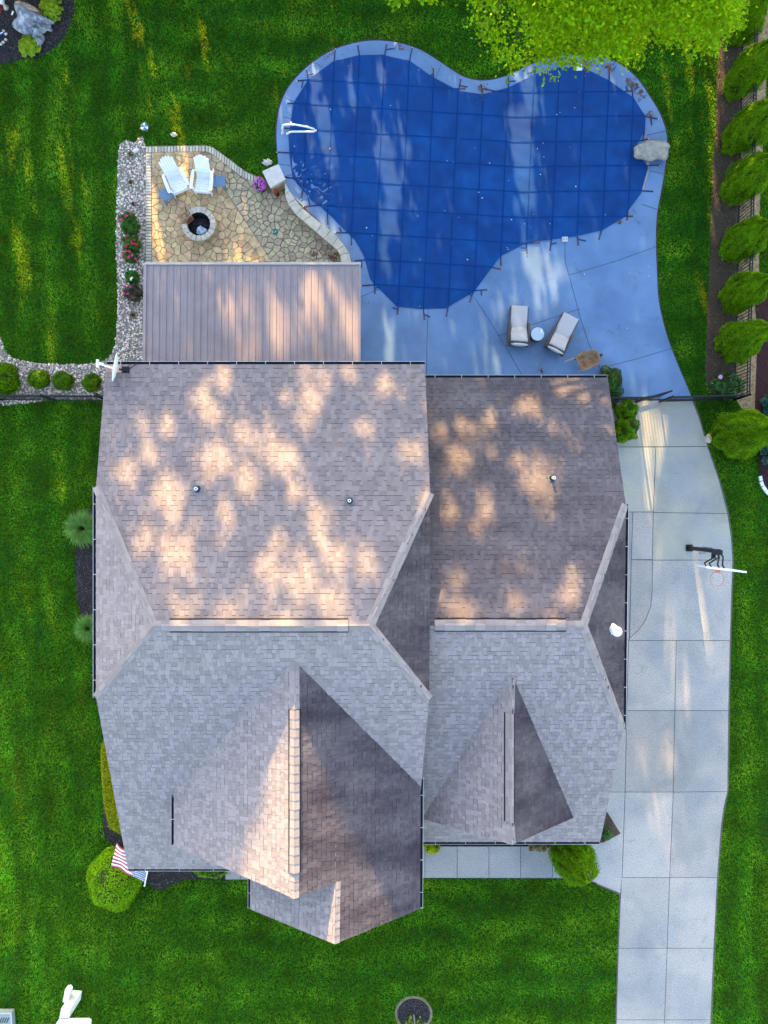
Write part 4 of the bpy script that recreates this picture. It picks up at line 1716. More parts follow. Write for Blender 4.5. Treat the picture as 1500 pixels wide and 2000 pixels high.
pil = thing("stone_pillar", "square stone pillar with a pale flat cap at the wall end", "pillar", P(541, 362, 0))
capw = [P(512, 334, .75), P(544, 320, .75), P(557.6, 349.6, .75), P(528, 367, .75)]
mb = MB()
mb.prism([(p.x, p.y) for p in capw], .68, .75, chamfer=.012)
mb.build("cap_slab", M['pillar'], pil, world=True)
cc = sum(capw, Vector((0, 0, 0))) / 4
mb = MB()
mb.prism([(cc.x + (p.x - cc.x) * .86, cc.y + (p.y - cc.y) * .86) for p in capw], 0, .68)
mb.build("pillar_body", M['stone_grey'], pil, world=True)

fc = P(388, 437, .42)
fp_ = thing("fire_pit", "round stone fire pit with block rim and ash on the patio", "fire pit", (fc.x, fc.y, .04))
ro, ri = .60, .41
nb_ = 18
for i in range(nb_):
    a0, a1 = 2 * math.pi * i / nb_ + .012, 2 * math.pi * (i + 1) / nb_ - .012
    am = math.degrees((a0 + a1) / 2) % 360
    if 140 < am < 185:
        continue
    q = [(ro * math.cos(a0), ro * math.sin(a0)), (ro * math.cos((a0 + a1) / 2), ro * math.sin((a0 + a1) / 2)), (ro * math.cos(a1), ro * math.sin(a1)), (ri * math.cos(a1), ri * math.sin(a1)),
         (ri * math.cos(a0), ri * math.sin(a0))]
    mb = MB()
    mb.prism(q, .31, .38 + random.uniform(-.004, .006), chamfer=.010)
    mb.build("rim_block", M['limestone'], fp_)
mb = MB()
for i in range(24):
    a0, a1 = 2 * math.pi * i / 24, 2 * math.pi * (i + 1) / 24
    mb.prism([(.57 * math.cos(a0), .57 * math.sin(a0)), (.57 * math.cos(a1), .57 * math.sin(a1)), (.44 * math.cos(a1), .44 * math.sin(a1)), (.44 * math.cos(a0), .44 * math.sin(a0))], 0, .31)
mb.build("ring_wall", M['stone_grey'], fp_)
mb = MB()
for i in range(24):
    a0, a1 = 2 * math.pi * i / 24, 2 * math.pi * (i + 1) / 24
    c0_, s0_, c1_, s1_ = math.cos(a0), math.sin(a0), math.cos(a1), math.sin(a1)
    mb.face([(.405 * c0_, .405 * s0_, .365), (.405 * c1_, .405 * s1_, .365), (.40 * c1_, .40 * s1_, .03), (.40 * c0_, .40 * s0_, .03)][::-1])
mb.build("steel_liner", M['char'], fp_)
mb = MB()
mb.lathe([(.40, 0), (.40, .05), (.2, .07), (.01, .08)], 24)
mb.build("ash_bed", M['ash'], fp_, smooth_=True)
mb = MB()
mb.blob((.05, -.16, .12), (.15, .13, .07), 4, .35, 8)
mb.blob((.0, -.05, .10), (.06, .10, .05), 9, .35, 6)
mb.build("white_ash", M['ashwhite'], fp_)
mb = MB()
mb.bar((-.25, .05, .10), (.12, .12, .14), .07, .07)
mb.bar((-.1, .22, .10), (.25, -.02, .15), .06, .06)
mb.build("charred_log", M['char'], fp_)

gt_ = thing("grill_grate", "rusty square grate leaning on the left side of the fire pit", "grate", P(364, 427, .42))
rot = Matrix.Rotation(R(32), 4, 'Z') @ Matrix.Rotation(R(-14), 4, 'Y')
mb = MB()
for i in range(9):
    o_ = -.18 + .36 * i / 8
    for a, b in (((-.22, o_, .02), (.22, o_, .02)),):
        mb.bar(rot @ Vector(a), rot @ Vector(b), .012, .012)
for i in range(7):
    o_ = -.21 + .42 * i / 6
    mb.bar(rot @ Vector((o_, -.19, .03)), rot @ Vector((o_, .19, .03)), .010, .010)
mb.build("bars", M['rust'], gt_)
mb = MB()
for a, b in (((-.22, -.19, .02), (.22, -.19, .02)), ((-.22, .19, .02), (.22, .19, .02)), ((-.22, -.19, .02), (-.22, .19, .02)), ((.22, -.19, .02), (.22, .19, .02))):
    mb.bar(rot @ Vector(a), rot @ Vector(b), .02, .02)
mb.build("frame", M['rust'], gt_)
mb = MB()
mb.tube([P(361, 402, .5), P(364, 412, .4)], .015, 6)
t = mb.build("poker", M['char'])
t["label"] = "thin dark poker leaning behind the fire pit rim"
t["category"] = "poker"


# ------------------------------------------------------------------ adirondack chairs and side tables
def adirondack(label, px, py, rz, group):
    t = thing("adirondack_chair", label, "chair", P(px, py, .05), rz, group)
    for i in range(6):
        y_ = -.30 + i * .095
        mb = MB()
        mb.box((0, y_, .365 - (y_ + .30) * .22), (.52, .088, .022), Matrix.Rotation(R(-12), 4, 'X'))
        mb.build("seat_slat", M['white'], t)
    for i in range(6):
        x_ = (i - 2.5) * .083
        topz = .98 - (i - 2.5) ** 2 * .016
        l = (topz - .25) / math.cos(R(32))
        dirv = Vector((x_ * .10, math.sin(R(32)), math.cos(R(32)))).normalized()
        a = Vector((x_, .20, .24))
        mb = MB()
        mb.bar(a, a + dirv * l, .079, .022)
        tipv = a + dirv * l
        mb.bar(tipv, tipv + dirv * .03, .05, .020)
        mb.build("back_slat", M['white'], t)
    for s_ in (-1, 1):
        mb = MB()
        mb.prism([(s_ * .29, .33), (s_ * .36, .33), (s_ * .40, .05), (s_ * .41, -.30), (s_ * .38, -.36), (s_ * .30, -.34), (s_ * .285, -.05)], .545, .570)
        mb.build("arm", M['white'], t)
        mb = MB()
        mb.box((s_ * .285, -.30, .27), (.035, .10, .545))
        mb.build("leg", M['white'], t)
        mb = MB()
        mb.bar((s_ * .255, -.34, .32), (s_ * .255, .62, .02), .03, .13)
        mb.build("side_rail", M['white'], t)
    mb = MB()
    mb.box((0, -.345, .30), (.54, .022, .14))
    mb.build("front_apron", M['white'], t)
    mb = MB()
    mb.box((0, .33, .50), (.60, .05, .07))
    mb.build("back_brace", M['white'], t)
    return t


adirondack("white adirondack chair angled right, left one of the pair by the fire pit", 350, 364, R(24), "adirondack chairs by the fire pit")
adirondack("white adirondack chair facing straight on, right one of the pair by the fire pit", 401, 364, R(-5), "adirondack chairs by the fire pit")


def side_table(label, px, py, rz):
    t = thing("patio_table", label, "side table", P(px, py, .05), rz, "blue side tables by the adirondack chairs")
    for i in range(4):
        x_ = (i - 1.5) * .108
        e = .03 if i in (0, 3) else 0
        mb = MB()
        mb.prism([(x_ - .051, -.20 + (e if i == 0 else 0)), (x_ + .051, -.20 + (e if i == 3 else 0)), (x_ + .051, .20 - (e if i == 3 else 0)), (x_ - .051, .20 - (e if i == 0 else 0))], .42, .445)
        mb.build("plank", M['blue_poly'], t)
    for sx in (-1, 1):
        for sy in (-1, 1):
            mb = MB()
            mb.bar((sx * .15, sy * .14, .42), (sx * .18, sy * .17, 0), .05, .03)
            mb.build("leg", M['blue_poly'], t)
    mb = MB()
    mb.box((0, .14, .39), (.36, .03, .06))
    mb.box((0, -.14, .39), (.36, .03, .06))
    mb.build("apron", M['blue_poly'], t)


side_table("blue grey slatted side table at the front of the left white chair", 331, 389, R(28))
side_table("blue grey slatted side table right of the right white chair", 433, 364, R(6))


# ------------------------------------------------------------------ flowers, pots and shrubs
def foliage(name, cen, nor, size, m, parent, aspect=.6, fold=.12):
    v, f = leaf_arrays(np.asarray(cen), np.asarray(nor), size, aspect, fold)
    return np_mesh(name, v, f, m, parent)


def ball_points(n_, r, seed, lump=.15, zmin=-.2, shell=.75):
    rg = np.random.default_rng(seed)
    d = rg.normal(size=(n_ * 2, 3))
    d /= np.linalg.norm(d, axis=1, keepdims=True)
    d = d[d[:, 2] > zmin][:n_]
    ph = rg.uniform(0, 6.28, 4)
    g = 1 + lump * (np.sin(d[:, 0] * 5 + ph[0]) * np.sin(d[:, 1] * 5 + ph[1]) + .6 * np.sin(d[:, 2] * 8 + d[:, 0] * 6 + ph[2]))
    k_ = rg.uniform(shell, 1, len(d)) ** .6
    return d * (g * k_)[:, None] * np.asarray(r), d


pot = thing("flower_pot", "round pot of pink and purple petunias left of the pillar", "flower pot", P(511, 368, .05))
mb = MB()
mb.lathe([(.14, 0), (.18, .26), (.20, .27), (.20, .30), (.16, .29)], 16)
mb.build("pot", M['char'], pot)
p_, d_ = ball_points(500, (.23, .23, .20), 3, .1, -.3)
foliage("leaves", p_ * .92 + [0, 0, .33], d_, np.full(len(p_), .06), M['rose'], pot)
p_, d_ = ball_points(240, (.25, .25, .23), 4, .1, -.2)
foliage("petunia_blooms", p_ + [0, 0, .34], d_ + [0, 0, .4], np.full(len(p_), .06), M['purple'], pot, .95, .02)
can = thing("gas_canister", "small red and black canister at the foot of the pillar", "canister", P(542, 380, .05))
mb = MB()
mb.lathe([(.055, .12), (.055, .34), (.03, .40), (.02, .46)], 14)
mb.build("bottle", M['red'], can, smooth_=True)
mb = MB()
mb.lathe([(.075, 0), (.075, .10), (.06, .12)], 14)
mb.build("base", M['black'], can)
dc = thing("drain_cover", "small round teal drain cover set in the grey flagstones", "drain cover", P(538, 453, .045))
mb = MB()
mb.lathe([(.085, 0), (.085, .022), (.07, .026)], 18)
mb.build("lid", M['teal'], dc)
mb = MB()
mb.box((0, 0, .028), (.09, .012, .006), Matrix.Rotation(R(35), 4, 'Z'))
mb.build("slot", M['white'], dc)


def rose(label, px, py, rx, ry, h, bloom, nbloom, seed, m=None):
    t = thing("rose_bush", label, "rose bush", P(px, py, .02), 0, "roses in the pebble bed")
    rx, ry = rx * 1.15, ry * 1.15
    p_, d_ = ball_points(int(1500 * rx * ry / .09) + 150, (rx, ry, h * .55), seed, .25, -.5, .45)
    foliage("foliage", p_ + [0, 0, h * .5], d_ + [0, 0, .5], np.full(len(p_), .075), m or M['rose'], t)
    mb = MB()
    for i in range(5):
        a = i * 1.26
        mb.tube([(0, 0, 0), (rx * .5 * math.cos(a), ry * .5 * math.sin(a), h * .6)], .012, 5)
    mb.build("stem", M['bark'], t)
    rs = random.Random(seed)
    for i in range(nbloom):
        a, r_ = rs.uniform(0, 6.28), rs.uniform(.3, 1.0)
        c_ = Vector((rx * r_ * math.cos(a), ry * r_ * math.sin(a), h * (1.08 - .35 * r_ * r_)))
        mb = MB()
        for k in range(3):
            mb.blob((c_.x + rs.uniform(-.03, .03), c_.y + rs.uniform(-.03, .03), c_.z), (.036, .036, .025), seed + k + i, .3, 4)
        mb.build("bloom", bloom, t)
    return t


rose("large dark green rose bush with few red blooms, topmost in the pebble bed", 259, 444, .28, .34, .7, M['magenta'], 4, 21)
rose("rose bush with several crimson blooms, second from the top of the pebble bed", 262, 483, .27, .24, .6, M['crimson'], 9, 22)
rose("rose bush with pink and magenta blooms in the middle of the pebble bed", 259, 506, .22, .20, .5, M['magenta'], 7, 23)
rose("rose bush with white blooms in the pebble bed", 262, 546, .22, .27, .5, M['whitebloom'], 9, 24)
rose("dark reddish rose bush with few pink blooms, lowest in the pebble bed", 265, 577, .32, .24, .55, M['magenta'], 5, 25, mat("dark_rose", (.045, .045, .02), .8, .2, 8, island=.5, hue=.05))


def tuft(name, label, cat, px, py, r, h, n_, m, group=None, seed=0, z=.02, droop=.5, tips=None):
    """arching grass blades from one crown"""
    t = thing(name, label, cat, P(px, py, z), 0, group)
    rg = np.random.default_rng(seed)
    a = rg.uniform(0, 6.283, n_)
    L_ = rg.uniform(.5, 1.05, n_)
    sp_ = rg.uniform(.1, 1, n_) ** .7
    dirx, diry = np.cos(a), np.sin(a)
    segs = 4
    vs, fs = [], []
    wv = .010 + .005 * (r / .6)
    base_i = np.arange(n_) * (segs + 1) * 2
    rows = []
    for k in range(segs + 1):
        u = k / segs
        rad = r * L_ * sp_ * (u ** 1.2)
        z_ = h * L_ * (np.sin(u * math.pi * (.5 + droop * .35 * sp_)) * (1 - .35 * sp_ * u))
        wd = wv * (1 - u * .85)
        cx, cy = dirx * (.02 + rad), diry * (.02 + rad)
        rows.append(np.stack([cx - diry * wd, cy + dirx * wd, z_], 1))
        rows.append(np.stack([cx + diry * wd, cy - dirx * wd, z_], 1))
    v = np.stack(rows, 1).reshape(-1, 3)
    f = []
    for k in range(segs):
        b = base_i + k * 2
        f.append(np.stack([b, b + 1, b + 3, b + 2], 1))
    f = np.concatenate(f)
    np_mesh("blades", v, f, m, t)
    mb = MB()
    mb.lathe([(r * .18, 0), (r * .16, h * .12), (.01, h * .18)], 8)
    mb.build("crown", M['straw'], t)
    return t


tuft("ornamental_grass", "large arching ornamental grass by the west wall, upper one of two", "ornamental grass", 172, 1032, .74, .85, 2600, M['sage'], "ornamental grasses by the west wall", 1)
tuft("ornamental_grass", "smaller arching ornamental grass by the west wall, lower one of two", "ornamental grass", 182, 1224, .58, .75, 2000, M['sage'], "ornamental grasses by the west wall", 2)
for i, (a, b, r_, lab) in enumerate(((258, 304, .17, "dry brown tuft beside the white block in the pebble bed"), (257, 359, .10, "small dark red brown tuft, second from the top in the pebbles"),
                                     (262, 401, .09, "tiny reddish tuft above the largest rose bush"), (262, 617, .17, "brown dry tuft lowest in the pebble bed beside porch roof"))):
    tuft("dry_tuft", lab, "plant", a, b, r_, .22, 160, M['straw'], "dry tufts in the pebble bed", 10 + i)
wb = thing("white_block", "small white rectangular block at the top end of the pebble bed", "block", P(264, 297, .02), R(35))
mb = MB()
mb.prism([(-.15, -.05), (.15, -.05), (.15, .05), (-.15, .05)], 0, .12, chamfer=.01)
mb.build("block", M['white'], wb)
mb = MB()
mb.prism([(-.10, -.03), (.10, -.03), (.10, .03), (-.10, .03)], .115, .135, chamfer=.008)
mb.build("lid", M['whiteplastic'], wb)


def shrub(name, label, cat, px, py, r, h, m, n_, seed, group=None, leaf=.05, lump=.12, core=True, stem=.08, zb=.0, shape='ball'):
    t = thing(name, label, cat, P(px, py, zb), 0, group)
    rx, ry = (r, r) if not isinstance(r, tuple) else r
    p_, d_ = ball_points(n_, (rx, ry, h * .55), seed, lump, -.75, .8)
    nor = d_ + [0, 0, .35] + np.random.default_rng(seed).normal(size=d_.shape) * .45
    foliage("foliage", p_ + [0, 0, h * .5], nor, np.full(len(p_), leaf), m, t)
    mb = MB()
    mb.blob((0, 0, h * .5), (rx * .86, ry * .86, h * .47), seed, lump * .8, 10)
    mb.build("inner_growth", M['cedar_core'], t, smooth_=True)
    mb = MB()
    mb.tube([(0, 0, 0), (0, 0, h * .4)], stem * .5, 7)
    mb.build("stem", M['bark'], t)
    return t


shrub("boxwood_ball", "big round clipped shrub at the south west house corner under the flag", "shrub", 238, 1697, (.88, 1.03), 1.55, M['boxwood'], 11000, 31, leaf=.06, lump=.07)
g_ = "globe shrubs in the gravel by the west fence"
shrub("globe_shrub", "small globe shrub, left one of the three small shrubs above the west fence", "shrub", 83, 743, (.37, .33), .62, M['globe'], 3400, 33, g_, .05, .12)
shrub("globe_shrub", "small globe shrub in the middle between two others above the west fence", "shrub", 130, 747, (.36, .33), .60, M['globe'], 3400, 34, g_, .05, .12)
shrub("globe_shrub", "small globe shrub nearest the house, right one above the west fence", "shrub", 185, 750, (.32, .32), .55, M['globe'], 3200, 35, g_, .05, .12)
shrub("globe_shrub", "largest round shrub cut by the photo edge above the west fence", "shrub", 18, 745, (.58, .58), 1.1, M['cedar'], 7000, 36, g_, .06, .12)
shrub("corner_shrub", "young upright cedar, upper one of two at the wing's right wall", "shrub", 1216, 806, (.38, .33), .9, M['cedar'], 3600, 37, "cedars at the wing's right wall", .06, .2)
shrub("corner_shrub", "young rounded cedar, lower one of two at the wing's right wall", "shrub", 1213, 842, (.42, .42), 1.0, M['cedar'], 4600, 38, "cedars at the wing's right wall", .06, .2)
shrub("gold_shrub", "yellow green low shrub between front gable and walkway", "shrub", 843, 1646, .28, .45, M['hedge'], 1800, 39, None, .06, .12)
shrub("sedge_clump", "low yellowish plant by the eave left of the big front evergreen", "shrub", 1049, 1647, (.36, .2), .35, M['straw'], 900, 40, None, .08, .2)
shrub("leafy_shrub", "leafy green shrub with one pink bloom inside the fence corner", "shrub", 1412, 756, (.55, .45), .7, mat("garden_leaves", (.04, .12, .025), .6, .2, 6, island=.4, hue=.03, trans=.25), 1500, 41, None, .10, .3)
shrub("leafy_shrub", "dark weedy shrub at the back corner of the wing beside the deck", "shrub", 1187, 752, (.38, .55), .6, M['rose'], 1500, 42, None, .09, .3)
shrub("creeping_plant", "low green plants along the front bed under the eave left of the gable", "plant", 412, 1701, (.55, .16), .28, M['boxwood'], 1100, 43, None, .06, .25)
shrub("small_plant", "little bright green plant in the triangular mulch bed by the drive", "plant", 1183, 1626, (.17, .17), .3, mat("bright_leaves", (.03, .14, .02), .6, .2, 6, island=.4, trans=.2), 350, 44, None, .07, .2, zb=.05)
shrub("blue_conifer", "spreading blue green conifer at the right edge beside the big arborvitae, lower one", "shrub", 1500, 880, (.45, .55), .9, M['teal_leaf'], 1800, 45, None, .10, .25)
shrub("blue_conifer", "blue green conifer at the right edge just above the big arborvitae", "shrub", 1502, 795, (.40, .40), .8, M['teal_leaf'], 1600, 46, None, .10, .25)
for i, (a, b, h_) in enumerate(((1408, 736, .75),)):
    t = thing("pink_bloom", "single pink bloom on the leafy shrub in the fence corner", "flower", P(a, b, h_))
    mb = MB()
    mb.blob((0, 0, -.02), (.07, .07, .05), 3, .3, 5)
    mb.build("petals", mat("pale_pink", (.6, .3, .5), .6, .1), t)
    mb = MB()
    mb.tube([(0, 0, -.05), (.02, .0, -.3)], .01, 5)
    mb.build("stem", M['rose'], t)

# clipped golden hedge half under the west eave
hd = thing("clipped_hedge", "yellow green clipped hedge along the house's west wall", "hedge", P(235, 1535, 0))
hw = [(205, 1440), (196, 1470), (199, 1530), (204, 1580), (214, 1618), (240, 1632), (275, 1626), (275, 1440)]
q = [P(a, b, .8) - hd.location for a, b in hw]
hx = [(p.x, p.y) for p in q]
n = 26000
x = rng.uniform(min(a for a, b in hx), max(a for a, b in hx), n)
y = rng.uniform(min(b for a, b in hx), max(b for a, b in hx), n)
k = inside(hx, x, y)
top = np.stack([x[k], y[k], .78 + rng.normal(0, .03, k.sum())], 1)
per = []
for i in range(len(hx)):
    a, b = hx[i], hx[(i + 1) % len(hx)]
    m_ = int(math.dist(a, b) * 700)
    t_ = rng.uniform(0, 1, m_)
    per.append(np.stack([a[0] + (b[0] - a[0]) * t_ + rng.normal(0, .03, m_), a[1] + (b[1] - a[1]) * t_ + rng.normal(0, .03, m_), rng.uniform(.05, .8, m_)], 1))
cen = np.concatenate([top] + per)
foliage("foliage", cen, rng.normal(size=cen.shape) * .6 + [0, 0, .8], np.full(len(cen), .04), M['hedge'], hd)
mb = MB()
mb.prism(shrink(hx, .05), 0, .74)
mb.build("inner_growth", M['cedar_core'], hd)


# ------------------------------------------------------------------ arborvitae: leaf sprays over a dark core
def arb_meshes(h, r, seed, n_=22000, spray=.047):
    rg = np.random.default_rng(seed)
    nc_ = max(60, n_ // 26)
    uc, ac = rg.uniform(0, 1, nc_) ** .9, rg.uniform(0, 6.283, nc_)
    lift_ = rg.uniform(.91, 1.07, nc_)
    ci_ = rg.integers(0, nc_, n_)
    u = np.clip(uc[ci_] + rg.normal(0, .030, n_), 0, 1)
    a = ac[ci_] + rg.normal(0, .075, n_)
    prof = np.where(u < .25, .80 + .8 * u, 1.0 * np.cos((u - .25) / .75 * 1.562) ** .75)
    ph = rg.uniform(0, 6.28, 6)
    # vertical lobes, the leaders that give the crown its broken outline
    lobe = .09 * np.sin(a * 3 + ph[0] + 2 * u) + .07 * np.sin(a * 5 + ph[1] - 5 * u) + .05 * np.sin(a * 7 + u * 14 + ph[2]) + .05 * np.sin(a * 13 + u * 6)
    rad = r * prof * (1 + lobe) * lift_[ci_] * rg.uniform(.86, 1.04, n_)
    z_ = .08 + u * h * (1 + .06 * np.sin(a * 4 + ph[3]))
    cen_ = np.stack([rad * np.cos(a), rad * np.sin(a), z_], 1)
    nor_ = np.stack([np.cos(a), np.sin(a), .35 + .9 * u], 1) + rg.normal(size=(n_, 3)) * .45
    v, f = leaf_arrays(cen_, nor_, np.full(n_, spray), .55, .2, rg)
    core = MB()
    rows = 14
    m_ = 18
    for i in range(rows + 1):
        uu_ = i / rows
        pr_ = (.80 + .8 * uu_) if uu_ < .25 else max(.02, math.cos((uu_ - .25) / .75 * 1.562) ** .75)
        for j in range(m_):
            aa = 2 * math.pi * j / m_
            lb = .09 * math.sin(aa * 3 + ph[0] + 2 * uu_) + .07 * math.sin(aa * 5 + ph[1] - 5 * uu_) + .05 * math.sin(aa * 7 + uu_ * 14 + ph[2])
            rr_ = r * pr_ * (1 + lb) * .84
            core.v.append((rr_ * math.cos(aa), rr_ * math.sin(aa), .06 + uu_ * h * .88))
    for i in range(rows):
        for j in range(m_):
            p, q_ = i * m_ + j, i * m_ + (j + 1) % m_
            core.f.append((p, q_, q_ + m_, p + m_))
    return v, f, core


arb_cache = {}


def arborvitae(label, px, py, h, r, seed, rz=0, group=None, n_=30000, name="arborvitae", cat="evergreen tree", z=0):
    t = thing(name, label, cat, P(px, py, z), rz, group)
    v, f, core = arb_meshes(h, r, seed, n_)
    cr = np_mesh("crown", v, f, M['cedar'], t)
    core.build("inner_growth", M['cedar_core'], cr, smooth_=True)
    mb = MB()
    mb.tube([(0, 0, 0), (0, 0, h * .5)], [.07, .04], 8)
    mb.build("trunk", M['bark'], t)
    return t


gA = "arborvitae row along the east fence"
arborvitae("top arborvitae of the fence row, right beside the maple's drooping leaves", 1437, 73, 2.05, 0.53, 51, .3, gA)
arborvitae("second arborvitae from the top of the east fence row", 1434, 174, 2.75, 0.57, 52, 1.3, gA)
arborvitae("third arborvitae from the top of the east fence row", 1433, 280, 2.65, 0.62, 53, 2.3, gA)
arborvitae("fourth arborvitae from the top of the east fence row", 1432, 374, 2.55, 0.64, 54, 3.3, gA)
arborvitae("fifth arborvitae from the top, fourth from the bottom of the east fence row", 1430, 488, 2.45, 0.62, 55, 4.3, gA)
arborvitae("sixth arborvitae from the top, third from the bottom of the east fence row", 1429, 586, 2.55, 0.60, 56, 5.3, gA)
arborvitae("last arborvitae inside the fence, just above the fence corner shrub", 1423, 677, 2.75, 0.65, 57, .9, gA)
arborvitae("largest arborvitae, outside the fence between driveway and red mulch", 1421, 852, 3.1, .78, 58, 1.9, None, 32000)
arborvitae("big leaning evergreen at the front corner beside walkway and driveway", 1106, 1651, 2.55, .74, 59, 2.0, None, 28000)

# foliage openings carved to place the sun patches, in coordinates across the sun's rays
def ab(p):
    return np.array([p.dot(E1), p.dot(E2)])


holes = []


def hole(pts, surf, grow=1.0):
    for (px0, py0, rx, ry) in pts:
        c_ = surf(px0, py0)
        a1, a2 = surf(px0 + rx, py0), surf(px0, py0 + ry)
        c2, e1, e2 = ab(c_), ab(a1), ab(a2)
        holes.append((c2[0], c2[1], max(.05, abs(e1[0] - c2[0])) * grow, max(.05, abs(e2[1] - c2[1])) * grow))


hole([(861, 840, 8, 12), (899, 828, 12, 15), (929, 843, 15, 9), (962, 819, 9, 21), (1034, 795, 27, 18), (1100, 759, 18, 15), (1124, 747, 15, 12), (1139, 777, 12, 12), (1178, 781, 10, 8),
      (1091, 834, 15, 33), (896, 894, 21, 27), (959, 882, 9, 12), (1049, 885, 10, 9), (1055, 942, 33, 33), (1124, 867, 8, 12), (1016, 900, 12, 15), (1085, 900, 10, 8), (876, 1002, 12, 21),
      (953, 996, 12, 21), (929, 1032, 12, 12), (1067, 1005, 15, 12), (890, 1131, 21, 15), (848, 1164, 9, 15), (1124, 1131, 10, 18), (1112, 1164, 18, 15), (1007, 1179, 12, 15),
      (899, 1191, 25, 12), (1079, 1203, 15, 8)], lambda a, b: onplane(a, b, wN_pl), 1.3)
wing_holes = list(holes)


# ------------------------------------------------------------------ the maple that reaches in from the top
mp = thing("maple_tree", "big bright green maple overhanging the top of the pool", "tree", P(1180, -40, 0) + Vector((0, 2.2, 0)))
mp_c = mp.location.copy()


def maple_edge(px):
    """lowest photo row the crown reaches at photo column px"""
    xs = [880, 905, 915, 925, 940, 962, 985, 1010, 1040, 1065, 1080, 1100, 1130, 1160, 1180, 1210, 1232, 1248, 1262, 1277, 1300, 1320, 1335, 1352, 1380, 1402, 1420, 1436, 1446]
    yb = [-60, 0, 30, 62, 92, 112, 142, 140, 150, 162, 128, 118, 124, 112, 100, 112, 112, 92, 62, 84, 88, 74, 104, 92, 94, 92, 62, 54, 0]
    return np.interp(px, xs, yb, left=-200, right=-200)


rg = np.random.default_rng(77)
cl = []
NC = 6500
px_ = rg.uniform(880, 1450, NC)
py_ = rg.uniform(-420, 165, NC)
h_ = rg.uniform(4.6, 11.0, NC)
eb = maple_edge(px_ - 10) + rg.normal(0, 7, NC)
dome = 10.8 - ((px_ - 1170) / 330) ** 2 * 3.2 - np.clip(py_ + 60, 0, 999) / 220 * 4.6
low = dome - 2.6
z_ = low + (dome - low) * rg.uniform(0, 1, NC) ** .6
keep = (py_ < eb - 8) & (z_ > 4.2)
# natural gaps between the branch masses
gap = np.sin(px_ * .045 + 1.3 * np.sin(py_ * .03)) * np.sin(py_ * .06 + .8 * np.sin(px_ * .05)) + rg.normal(0, .35, NC)
keep &= gap > -.45
WH = np.array(wing_holes)  # further gaps carved so sun patches reach the wing roof
ca_ = np.stack([(px_ - 750) * (H - z_) / F, (1000 - py_) * (H - z_) / F, z_], 1)
qa, qb = ca_ @ np.array(E1), ca_ @ np.array(E2)
for (ha, hb, sa, sb) in WH:
    keep &= ((qa - ha) / (sa + .22)) ** 2 + ((qb - hb) / (sb + .18)) ** 2 > 1
kk = (H - z_) / F
cl = np.stack([(px_ - 750) * kk, (1000 - py_) * kk, z_], 1)[keep]
tw = []
per_c = 24
cen = np.repeat(cl, per_c, 0) + rg.normal(0, 1, (len(cl) * per_c, 3)) * [.17, .17, .10]
nor = rg.normal(size=cen.shape) * .75 + [0, .15, .8]
# pointed three-lobed leaves: three folded leaflets sharing a base
size = np.full(len(cen), .105)
v1, f1 = leaf_arrays(cen, nor, size, .75, .10, rg)
crown = np_mesh("crown", v1 - np.array(mp_c), f1, M['maple'], mp)
mb = MB()
trunk_top = mp_c + Vector((0, 0, 5.0))
mb.tube([mp_c, mp_c + Vector((.05, .05, 2.5)), trunk_top], [.32, .25, .20], 10)
mb.build("trunk", M['bark'], mp, world=True, smooth_=True)
ends = [(940, 60), (1000, 90), (1060, 110), (1130, 80), (1200, 60), (1260, 40), (1330, 60), (1400, 50), (980, -40), (1120, -60), (1300, -60), (1050, 20), (1360, -20)]
for (a, b) in ends:
    zt = 10.2 - ((a - 1170) / 330) ** 2 * 3.2 - max(0, b + 60) / 220 * 4.6 - .7
    e = P(a, b, zt)
    m1 = trunk_top.lerp(e, .45) + Vector((0, 0, .8))
    mb = MB()
    mb.tube([trunk_top - Vector((0, 0, .3)), m1, e], [.10, .055, .015], 6)
    mb.build("limb", M['bark'], mp, world=True)
# two stray twigs of another tree at the very top edge
for (a, b, lab) in ((776, 2, "small leafy branch tip at the top edge, left of the other"), (842, 1, "small leafy branch tip at the top edge, nearer the maple")):
    q = P(a, b, 6.0)
    t = thing("branch_tip", lab, "branch", q)
    cen = rg.normal(0, 1, (70, 3)) * [.16, .12, .1] + [0, .10, 0]
    foliage("leaves", cen, rg.normal(size=cen.shape) * .6 + [0, 0, .8], np.full(len(cen), .13), M['maple'], t, .75)
    mb = MB()
    mb.tube([(0, 0, 0), (.2, 1.6, .3)], [.01, .03], 5)
    mb.build("twig", M['bark'], t)


# ------------------------------------------------------------------ black picket fences
def fence(name, label, runs, hgt=1.25, base=None):
    t = thing(name, label, "fence", base)
    for (a, b) in runs:
        a, b = Vector(a), Vector(b)
        d = b - a
        L_ = d.length
        dn = d.normalized()
        n_ = max(1, int(round(L_ / 1.9)))
        for k in range(n_ + 1):
            p = a + d * (k / n_)
            mb_ = MB()
            mb_.box((p.x, p.y, hgt / 2 + .03), (.06, .06, hgt + .06))
            mb_.lathe([(.045, hgt + .055), (.045, hgt + .075), (.01, hgt + .10)], 4, (p.x, p.y, 0))
            mb_.build("post", M['black'], t, world=True)
        for z_ in (.14, hgt - .18, hgt):
            mb_ = MB()
            mb_.bar(a + Vector((0, 0, z_)), b + Vector((0, 0, z_)), .035, .035)
            mb_.build("rail", M['black'], t, world=True)
        m_ = int(L_ / .115)
        for k in range(1, m_):
            p = a + d * (k / m_)
            mb_ = MB()
            mb_.box((p.x, p.y, hgt / 2 + .03), (.018, .018, hgt - .06))
            mb_.build("picket", M['black'], t, world=True)
    return t


